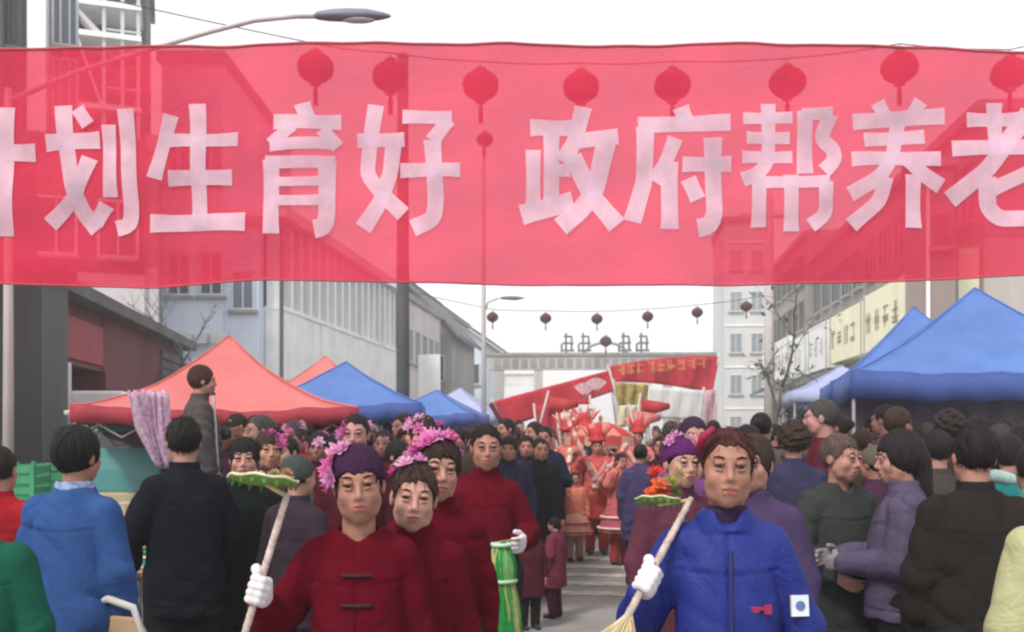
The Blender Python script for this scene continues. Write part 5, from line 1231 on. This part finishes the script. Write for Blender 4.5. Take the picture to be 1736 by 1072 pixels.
# ------------------------------------------------------------------ things at the left stalls
van = empty('small_van', gxy(92, 11.0), R(-4), 'small teal van parked behind the man in the blue work jacket', 'van')
b = MB(); n = 10; pr = [(0, .30), (0, .98), (.05, 1.20), (.20, 1.68), (.32, 1.80), (2.9, 1.80), (3.05, 1.70), (3.1, 1.0), (3.1, .30)]; w_ = 1.18
vv = [(x, y, z) for x in (.0, w_) for y, z in pr]; k = len(pr); ff = [tuple(range(k)), tuple(range(2*k-1, k-1, -1))] + [(i, i+k, (i+1) % k + k, (i+1) % k) for i in range(k)]
o = b.add(vv, ff).obj('body', M['plastic_teal'], van); bevel(o, .05, 3)
MB().add([(.10, .035, 1.04), (w_-.10, .035, 1.04), (w_-.14, .165, 1.62), (.14, .165, 1.62), (.10, .055, 1.04), (w_-.10, .055, 1.04), (w_-.14, .185, 1.62), (.14, .185, 1.62)], [(0,1,2,3),(7,6,5,4),(0,4,5,1),(1,5,6,2),(2,6,7,3),(3,7,4,0)]).obj('windscreen', M['glass_dark'], van)
o = MB().box(-.02, w_+.02, .22, 2.95, 1.802, 1.86).obj('roof_rim', M['white_plastic'], van); bevel(o, .02)
o = MB().box(-.02, w_+.02, -.10, .0, .74, .96).obj('front_panel', M['van_beige'], van); bevel(o, .03)
o = MB().box(-.03, w_+.03, -.12, .04, .36, .56).obj('bumper', M['van_beige'], van); bevel(o, .03)
for x in (.14, w_-.14): MB().ball((x, -.10, .85), (.10, .03, .07)).obj('headlight', M['lens'], van, True)
for x in (-.04, w_-.12):
    for y in (.55, 2.5):
        wl_ = MB().lathe([(.001, 0), (.20, 0), (.27, .02), (.28, .08), (.27, .14), (.20, .16), (.001, .16)], 20).obj('wheel', M['rubber'], van, True, (x, y, .285), (0, R(90), 0)); MB().lathe([(.001, -.006), (.16, -.006), (.17, .01), (.001, .012)], 16).obj('rim', M['steel'], wl_, True)
for x in (-.16, w_+.02): MB().box(x, x+.14, .12, .16, 1.1, 1.3).obj('mirror', M['rubber'], van)

def crate_me():
    f = MB()
    for x in (-.24, .21):
        for y in (-.17, .14): f.box(x, x+.03, y, y+.03, 0, .27)
    f.box(-.24, .24, -.17, .17, .0, .012); fm = f.me('frame', M['crate_green'])
    sl = MB().box(-.21, .21, -.006, .006, 0, .052).me('slat', M['crate_green']); ss = MB().box(-.006, .006, -.14, .14, 0, .052).me('slat', M['crate_green'])
    return fm, sl, ss
cm = crate_me(); pos = ['bottom', 'second', 'third', 'fourth', 'top']
for ci, (px, D) in enumerate(((18, 7.7), (92, 8.2))):
    for k in range(5):
        c = empty('plastic_crate', gxy(px, D) + Vector((0, 0, k*.275)), R(4*(-1)**k), 'green plastic crate, %s of the %s stack behind the blue jacket' % (pos[k], ('left border', 'right hand')[ci]), 'crate', 'stacked green crates')
        link('frame', cm[0], c)
        for j in range(3):
            for y in (-.16, .16): link('slat', cm[1], c, (0, y, .04 + j*.08))
            for x in (-.23, .23): link('slat', cm[2], c, (x, 0, .04 + j*.08))
# lilac net hanging from the tent
ln = empty('lilac_net', P(250, 670, 9.2), 0, 'bundle of lilac and white netting hanging at the corner of the red tent', 'netting')
for k in range(5):
    v = []; f = []
    for j in range(13):
        t = j/12; xl = np.interp(t, [0, .5, 1], [215, 232, 266]) ; xr = np.interp(t, [0, .5, 1], [282, 284, 290]); xa = xl + (xr-xl)*k/5; xb = xl + (xr-xl)*(k+1.3)/5; py = 664 + 128*t
        for i in range(5): q = i/4; p = P(xa + (xb-xa)*q, py, 9.2 + .05*math.sin(q*5+k*1.7+t*3) + .03*k % .07) - P(250, 670, 9.2); v.append(p + Vector((0, 0, .02*math.sin(i*2.2+k) if j in (0, 12) else 0)))
    for j in range(12):
        for i in range(4): a = j*5+i; f.append((a, a+1, a+6, a+5))
    o = link('fold', mesh('fold', v, f, M['lilac_net'], True), ln); sd = o.modifiers.new('s', 'SOLIDIFY'); sd.thickness = .012
def table(base, w, d, h, ang, label, m='wood'):
    r = empty('stall_table', base, ang, label, 'table'); o = MB().box(-w/2, w/2, -d/2, d/2, h-.035, h).obj('table_top', M[m], r); bevel(o, .008)
    for x in (-w/2+.05, w/2-.09):
        for y in (-d/2+.05, d/2-.09): MB().box(x, x+.04, y, y+.04, 0, h-.037).obj('leg', M['steel'], r)
    return r
table(gxy(292, 5.55), .62, .5, .86, R(5), 'small wooden stall table beside the black jacket', 'carton')
table(gxy(232, 7.0), .62, .6, .80, R(0), 'brown stall table stacked with cartons')
for i, (px, z, w_, h_, lab) in enumerate(((205, .80, .26, .17, 'brown carton at the left on the stall table'), (234, .80, .22, .22, 'taller brown carton at the right on the stall table'), (212, .972, .28, .15, 'open brown carton stacked on top of the other cartons'))):
    c = empty('carton', gxy(px, 6.9) + Vector((0, 0, z)), R(7*i-6), lab, 'carton'); o = MB().box(-w_/2, w_/2, -.13, .13, 0, h_).obj('box', M['carton'], c); bevel(o, .006); MB().box(-.03, .03, -.1325, .1325, h_*.5, h_+.002).obj('tape', M['van_beige'], c)
bs = empty('basin', P(240, 905, 6.0), 0, 'red plastic basin beside the black jacket on the left', 'basin')
MB().lathe([(.001, 0), (.07, 0), (.095, .09), (.105, .095), (.10, .10), (.09, .092), (.066, .008), (.001, .008)], 22).obj('bowl', M['plastic_red'], bs, True); MB().tube([(.103*math.cos(2*math.pi*k/22), .103*math.sin(2*math.pi*k/22), .098) for k in range(23)], .006, 6).obj('rim', M['plastic_red'], bs, True)
table(gxy(238, 6.05), .34, .34, 1.0 - .01, 0, 'tall narrow stand under the red plastic basin', 'wood')
bk = empty('basket', gxy(236, 5.5) + Vector((.0, -.05, .862)), 0, 'small green and white basket on the wooden stall table', 'basket')
bk.location = gxy(262, 5.5) + Vector((0, 0, .862))
for k in range(4): MB().tube([((.075+.006*k)*math.cos(2*math.pi*q/20), (.075+.006*k)*math.sin(2*math.pi*q/20), .012+.028*k) for q in range(21)], .009, 6).obj('hoop', M['crate_green'] if k % 2 else M['white_plastic'], bk, True)
for k in range(10): a = 2*math.pi*k/10; MB().box(-.008, .008, -.003, .003, 0, .10).obj('stave', M['crate_green'], bk, loc=(.085*math.cos(a), .085*math.sin(a), 0), rot=(0, 0, a+math.pi/2))
ch = empty('chair', gxy(243, 4.25), R(160), 'old chair with a pale curved back rail at the bottom left', 'chair')
MB().tube([(-.16, .16, .45), (-.16, .19, .80), (-.12, .20, .90), (0, .205, .93), (.12, .20, .90), (.16, .19, .80), (.16, .16, .45)], .016, 8).obj('back_frame', M['palepole'], ch, True)
o = MB().box(-.15, .15, .175, .20, .60, .86).obj('backrest', M['carton'], ch); bevel(o, .01)
o = MB().box(-.19, .19, -.19, .19, .42, .46).obj('seat', M['wood'], ch); bevel(o, .012)
for x in (-.17, .17):
    for y in (-.17, .17): MB().tube([(x, y, 0), (x*.95, y*.95, .42)], .013, 8).obj('leg', M['palepole'], ch, True)

# ------------------------------------------------------------------ banners and boards carried far down the street
def cloth(name, quad, D, label, cat, m, group=None, wav=.05, poles=(0, 1), extra=None, bulge=0.0):
    """cloth between four corners (photo columns/rows at distance D), with carrying poles"""
    o0 = P(quad[0][0], quad[0][1], D); r = empty(name, o0, 0, label, cat, group); N, K = 26, 8; v = []; f = []
    c = [Vector(q) for q in quad]
    for j in range(K+1):
        for i in range(N+1):
            a = c[0].lerp(c[1], i/N); b = c[3].lerp(c[2], i/N); q = a.lerp(b, j/K); q.y += bulge*math.sin(math.pi*i/N)
            p = P(q.x, q.y, D); p.y += wav*math.sin(i*.8 + j*.3) + wav*.5*math.sin(i*2.1); v.append(p - o0)
    for j in range(K):
        for i in range(N): a = j*(N+1)+i; f.append((a, a+1, a+N+2, a+N+1))
    o = link('cloth', mesh('cloth', v, f, m, True), r); sd = o.modifiers.new('s', 'SOLIDIFY'); sd.thickness = .012
    for k in poles:
        a, b = (c[0], c[3]) if k == 0 else (c[1], c[2]); pa = P(a.x, a.y, D); pb = P(b.x, b.y, D); d = (pb-pa); lo = pa + d*(min(4, (pa.z-.9)/max(.05, pa.z-pb.z))) ; MB().tube([pa - o0 + Vector((0, .03, .08)), lo - o0 + Vector((0, .03, 0))], .028, 8).obj('pole', M['palepole'], r, True)
    return r
RB = mat('red_cloth', (.62, .05, .075), .75, .14, 2.5, .15, 20, translucent=.3, spec=.15); YG = mat('yellow_print', (.52, .20, .07), .7, .3, 6)
WC = mat('white_cloth', (.72, .73, .72), .75, .1, 2, .1, 20, translucent=.25); GD = mat('gold_cloth', (.34, .26, .08), .8, .45, 9)
fb = cloth('cloth_banner', [(832, 682), (1032, 628), (1040, 664), (856, 726)], 24, 'red cloth banner slanting down to the left over the far crowd', 'banner', RB, 'red banners over the far crowd')
MB().tube([P(832, 684, 23.9) - P(832, 682, 24), P(858, 730, 23.9) - P(832, 682, 24)], .06, 6).obj('edge_band', mat('edge_dark', (.10, .015, .03), .8), fb)
fb = cloth('cloth_banner', [(1030, 622), (1221, 604), (1206, 668), (1034, 648)], 27, 'red cloth banner with gold print held level at the right of the far gate', 'banner', RB, 'red banners over the far crowd', bulge=-6)
rg = random.Random(5)
for k in range(9):
    b = MB(); c0 = P(1052 + k*17, 628 - k*1.6, 26.86) - P(1030, 622, 27)
    for _ in range(5):
        if rg.random() < .5: z = rg.uniform(-.12, .12); b.box(c0.x-.10, c0.x+.10, c0.y-.10+.004*_, c0.y-.09+.004*_, c0.z+z-.018, c0.z+z+.018)
        else: x = rg.uniform(-.09, .09); b.box(c0.x+x-.018, c0.x+x+.018, c0.y-.101+.004*_, c0.y-.091+.004*_, c0.z-.14, c0.z+.14)
    b.obj('character', YG, fb)
cloth('cloth_board', [(1102, 656), (1194, 662), (1188, 712), (1098, 710)], 24, 'plain white cloth board below the level red banner', 'banner', WC, wav=.02)
cloth('cloth_banner', [(1040, 648), (1102, 652), (1098, 690), (1044, 690)], 25, 'gold and olive cloth hanging below the level red banner', 'banner', GD, wav=.05, poles=(0,))
cloth('cloth_banner', [(1048, 688), (1098, 686), (1100, 722), (1046, 724)], 22, 'cream cloth streamer behind the dancers', 'banner', mat('cream_cloth', (.62, .58, .42), .8, .3, 8), wav=.05, poles=(1,))
cloth('cloth_banner', [(905, 690), (1000, 676), (1004, 735), (912, 752)], 23, 'lower red cloth hanging under the slanting red banner', 'banner', RB, 'red banners over the far crowd', wav=.08, poles=(0, 1))
cloth('cloth_banner', [(1128, 668), (1216, 660), (1212, 742), (1130, 738)], 26, 'pinkish white cloth below the right end of the level red banner', 'banner', mat('pink_cloth', (.72, .50, .56), .8, .2, 5, translucent=.3), wav=.08, poles=(1,))
pc = empty('placard', P(980, 699, 21), 0, 'white placard with grey writing raised before the red banner', 'sign')
MB().box(-.36, .36, -.02, .02, -.16, .16).obj('board', M['white_sign'], pc); MB().box(-.02, .02, -.015, .015, -1.0, -.161).obj('handle', M['wood'], pc)
rg = random.Random(8); gi = mat('grey_ink', (.22, .22, .24), .7)
for k in range(4):
    b = MB()
    for _ in range(5):
        x = -.25 + k*.165; q = rg.uniform(-.06, .06)
        b.box(x-.06, x+.06, -.026-.001*_, -.0215, q-.012, q+.012) if rg.random() < .5 else b.box(x+q-.012, x+q+.012, -.0265-.001*_, -.0215, -.08, .08)
    b.obj('character', gi, pc)
pr = empty('parasol', P(1018, 742, 14.2), 0, 'wide red fringed parasol raised among the red dancers', 'parasol'); np_ = 12; pc_ = [mat('parasol_red', (.55, .05, .055), .7, .2, 6, translucent=.3), mat('parasol_salmon', (.70, .26, .20), .7, .2, 6, translucent=.3)]
for k in range(np_):
    v = []; f = []
    for i in range(6):
        t = i/5; rr = .04 + .46*t; z = .22 - .20*t**1.6
        for q in (0, .5, 1): a = 2*math.pi*(k+q)/np_; v.append((rr*math.cos(a), rr*math.sin(a), z + .012*math.sin(math.pi*q)*t))
    for i in range(5):
        for q in range(2): a = i*3+q; f.append((a, a+1, a+4, a+3))
    link('panel', mesh('panel', v, f, pc_[k % 2], True), pr)
    v = []; f = []
    for q in range(7): a = 2*math.pi*(k+q/6)/np_; v += [(.502*math.cos(a), .502*math.sin(a), .018), (.512*math.cos(a), .512*math.sin(a), -.10 - .02*(q % 2))]
    for q in range(6): f.append((q*2, q*2+2, q*2+3, q*2+1))
    link('fringe', mesh('fringe', v, f, M['petal'], True), pr, color=[(.78, .50, .36), (.66, .10, .09)][k % 2])
MB().tube([(0, 0, -.95), (0, 0, .24)], .018, 8).obj('pole', M['wood'], pr, True); MB().ball((0, 0, .27), (.03, .03, .05)).obj('finial', M['lantern_cap'], pr, True)
for px, py, D, dx, col, lab in ((930, 668, 18.5, 26, (.62, .07, .08), 'small red pennant leaning right at the left of the far procession'), (1066, 690, 17.5, -22, (.72, .30, .26), 'salmon pennant leaning left behind the dancers'), (1086, 672, 19, 14, (.60, .06, .07), 'small red pennant leaning right below the white cloth board'), (944, 706, 16.8, -12, (.76, .42, .30), 'orange pennant low in the far procession on the left')):
    o0 = P(px, py, D); r = empty('pennant', o0, 0, lab, 'flag', 'pennants in the far procession'); foot = P(px - dx, py + 95, D) - o0
    MB().tube([(0, 0, .06), foot], .022, 6).obj('pole', M['palepole'], r, True)
    v = []; f = []
    for i in range(7):
        q = i/6; v += [(q*.55, .05*math.sin(q*6), -.04 - q*.10), (q*.55, .05*math.sin(q*6 + .6), -.42 + q*.18)]
    for i in range(6): f.append((i*2, i*2+2, i*2+3, i*2+1))
    o = link('cloth', mesh('cloth', v, f, M['petal'], True), r, color=col); sd = o.modifiers.new('s', 'SOLIDIFY'); sd.thickness = .01
for px, py, lab in ((991, 672, 'pale pink fan raised left of the gold cloth'), (1011, 664, 'whitish pink fan raised highest beside the gold cloth')):
    r = empty('fan', P(px, py, 20), 0, lab, 'fan')
    for k in range(7):
        a = -.7 + 1.4*k/6; d = Vector((math.sin(a), 0, math.cos(a))); t = Vector((math.cos(a), .12, -math.sin(a))); o = link('fold', mesh('fold', [d*.04 - t*.01, d*.26 - t*.045, d*.28 + t*.0, d*.26 + t*.045, d*.04 + t*.01], [(0,1,2,3,4)], M['petal']), r, (0, .004*k, 0), color=[(.80, .60, .62), (.74, .45, .48)][k % 2])
    MB().tube([(0, 0, .06), (0, 0, -.12)], .012, 6).obj('handle', M['wood'], r)
# ------------------------------------------------------------------ the crowd: a few figures built once, then copied one by one
far = Vector((0, -60, 0))
PRO = []
for i, kw in enumerate((
        dict(h=1.68, hair=('short', BLK), jacket=dict(hem=.70, puff=.010)),
        dict(h=1.58, hair=('bob', BLK), jacket=dict(hem=.66, puff=.018)),
        dict(h=1.62, hair=('curly', (.03, .02, .016)), jacket=dict(hem=.64, puff=.022), armR=((-.22, -.02, 1.07), (-.10, -.20, 1.0)), armL=((.22, -.02, 1.07), (.10, -.20, 1.0))),
        dict(h=1.72, hair=('short', (.03, .028, .028)), jacket=dict(hem=.72, puff=.022, collar='turn'), armL=((.24, .0, 1.07), (.19, -.2, 1.1))),
        dict(h=1.56, hair=('hat', (.1, .1, .1)), jacket=dict(hem=.62, puff=.024)),
        dict(h=1.60, hair=('fringe', (.018, .012, .012)), jacket=dict(hem=.70, puff=.012)),
        dict(h=1.63, hair=('bun', (.02, .014, .013)), jacket=dict(hem=.60, puff=.020)))):
    PRO.append(person(far + Vector((i, 0, 0)), 0, skin=i, detail=1, seed=60+i, **kw))
JC = {'black': (.014, .015, .018), 'navy': (.022, .026, .06), 'charcoal': (.05, .05, .055), 'brown': (.06, .042, .032), 'maroon': (.12, .018, .035), 'grey': (.13, .13, .135),
      'olive': (.055, .058, .038), 'plum': (.085, .03, .075), 'red': (.30, .03, .035), 'teal': (.03, .12, .12), 'tan': (.26, .19, .13), 'white': (.55, .54, .52)}
rg = random.Random(77); taken = [(o.location.x, o.location.y) for o in bpy.data.objects if o.parent is None and o.get('category') == 'person' and o.location.y > 0]
used = set()
FACE = ('eye', 'eyelash', 'eyebrow')
def add_person(pos, yaw, colour, label, group, flowers=False, k=None, tall=1.0):
    pr = PRO[rg.randrange(len(PRO)) if k is None else k]
    if k is None and flowers: pr = PRO[rg.choice((1, 5, 6))]
    first = pr.name not in used
    if first: root = pr; used.add(pr.name)
    else:
        root = pr.copy(); C.objects.link(root)
        for ch in list(pr.children):
            if ch.name.split('.')[0] in FACE and (pos.y > 12 or abs(((yaw + 180) % 360) - 180) > 110): continue
            if ch.name.split('.')[0] == 'flower': continue
            c = ch.copy(); C.objects.link(c); c.parent = root
    root.location = pos; root.rotation_euler = (0, 0, R(yaw)); sc = rg.uniform(.92, 1.07) * tall; root.scale = (sc, sc, sc)
    q = rg.uniform(.5, .95); base = JC[colour]
    for ch in root.children:
        n = ch.name.split('.')[0]
        if n == 'jacket': ch.color = (*[c*q for c in base], 1)
        elif n == 'trousers': ch.color = (*rg.choice([(.016, .016, .018), (.03, .032, .045), (.045, .04, .036)]), 1)
        elif n == 'hat': ch.color = (*rg.choice([(.06, .06, .07), (.10, .02, .08), (.12, .10, .08), (.02, .02, .03)]), 1)
        elif n == 'hair': ch.color = (*rg.choice([BLK, BLK, BRN, (.05, .045, .045), (.022, .014, .014)]), 1)
    root.color = (*[c*rg.uniform(.88, 1.1) for c in SKIN_C[rg.randrange(4)]], 1)
    if flowers:
        for i in range(6):
            a = rg.uniform(0, 2*math.pi); e = rg.uniform(.2, 1.2); d = nrm((math.cos(a)*math.cos(e), math.sin(a)*math.cos(e), math.sin(e))); s_ = 1.58/1.65 
            flower(root, (d[0]*.094*s_, (.006 + d[1]*.108)*s_, (1.564 + d[2]*.106)*s_), .045*rg.uniform(.7, 1.1), d, PINK[rg.randrange(4)], i)
    style = ['short haired', 'bob haired', 'curly haired', 'crop haired', 'knit hatted', 'smooth haired', 'bun wearing'][PRO.index(pr)]
    yy = abs(((yaw + 180) % 360) - 180); way = ', face on' if yy < 45 else (', back turned' if yy > 125 else ', side on')
    text = label % ((style + ' ', colour + ' jacket') if not colour in ('olive',) else (style + ' ', colour + ' green jacket'))
    return tag(root, text.replace(' a olive', ' an olive') + (way if not flowers else ''), 'person', group)
def free(x, y, m=.42):
    for a, b in taken:
        if (a-x)**2 + (b-y)**2 < m*m: return False
    return True
def fill(n, p0, p1, d0, d1, yaw0, yaw1, cols, label, group, flowers=False, power=1.0, m=.42, tall=1.0):
    got = 0; tries = 0
    while got < n and tries < 4000:
        tries += 1; D = d0 + (d1-d0)*rg.random()**power; px = rg.uniform(p0, p1); p = at(px, D)
        if D < 14.5 and 932 < px < 1100 and not flowers: continue
        if D < 9.2 and 810 < px < 1085 and not flowers: continue
        if not free(p.x, p.y, m): continue
        lane = p.dot(V)
        taken.append((p.x, p.y)); colour = rg.choice(cols); p.z = .12 if abs(lane) > 7 else 0
        add_person(p, rg.uniform(yaw0, yaw1), colour, label, group, flowers, tall=tall); got += 1
DK = ['black', 'black', 'navy', 'charcoal', 'brown', 'maroon', 'plum', 'grey']
fill(12, 450, 790, 6.0, 9.5, -25, 25, ['maroon', 'maroon', 'plum', 'black', 'red'], '%smarching woman in %s with pink hair flowers', 'marching women with pink hair flowers', True)
fill(20, 380, 720, 7.0, 10.5, -60, 60, DK, '%sonlooker in %s by salmon tent', 'onlookers by the salmon red tent')
fill(34, 380, 865, 10.5, 17.0, -60, 80, DK + ['tan', 'white'], '%sonlooker in %s by left tents', 'onlookers by the left blue tents')
fill(13, 840, 932, 9.2, 14.4, -120, 30, ['black', 'navy', 'charcoal', 'navy'], '%sonlooker in %s at the open road', 'onlookers at the left edge of the open road')
fill(40, 830, 1120, 15.0, 24.0, -40, 40, ['maroon', 'red', 'plum', 'tan', 'white', 'navy', 'brown', 'grey'], '%sperson in %s, far procession', 'far procession behind the dancers', m=.5)
fill(8, 1105, 1160, 9.0, 13.5, -40, 120, ['navy', 'plum', 'maroon', 'charcoal', 'red'], '%sonlooker in %s beside the dancers', 'onlookers beside the dancers on the right')
fill(34, 1230, 1760, 6.0, 10.5, 120, 260, DK + ['olive', 'brown', 'olive'], '%sonlooker in %s, near right crowd', 'near onlookers on the right', tall=1.02)
fill(46, 1140, 1760, 10.5, 18.0, 60, 260, DK + ['olive', 'tan', 'white', 'teal'], '%sonlooker in %s by large blue tent', 'onlookers by the large blue tent', tall=1.045)
fill(18, 1120, 1420, 18.0, 28.0, 0, 200, DK + ['tan', 'white'], '%sdistant onlooker in %s by shop row', 'distant onlookers before the right shop row')

# where two of a group still read alike, say which by its place along the row
same = {}
for o in bpy.data.objects:
    if o.parent is None and o.get('category') == 'person' and o.location.y > 0: same.setdefault(o['label'], []).append(o)
NUM = ['first', 'second', 'third', 'fourth', 'fifth', 'sixth', 'seventh', 'eighth', 'ninth', 'tenth', 'eleventh', 'twelfth']
for lab, os_ in same.items():
    if len(os_) > 1:
        for i, o in enumerate(sorted(os_, key=lambda q: q.location.x / q.location.y)): o['label'] = lab + ', ' + NUM[min(i, 11)] + ' from the left'

# ------------------------------------------------------------------ thin pale haze over the whole street
hz = MB().box(-950, 950, -320, 1520, -1.2, 46).obj('haze', None)
hm = bpy.data.materials.new('haze'); hm.use_nodes = True; nt = hm.node_tree
for n in list(nt.nodes): nt.nodes.remove(n)
pv = nt.nodes.new('ShaderNodeVolumePrincipled'); pv.inputs['Color'].default_value = (.97, .97, .98, 1); pv.inputs['Density'].default_value = .0028; pv.inputs['Anisotropy'].default_value = .2
ho = nt.nodes.new('ShaderNodeOutputMaterial'); nt.links.new(pv.outputs[0], ho.inputs['Volume'])
hz.data.materials.clear(); hz.data.materials.append(hm); tag(hz, kind='stuff')
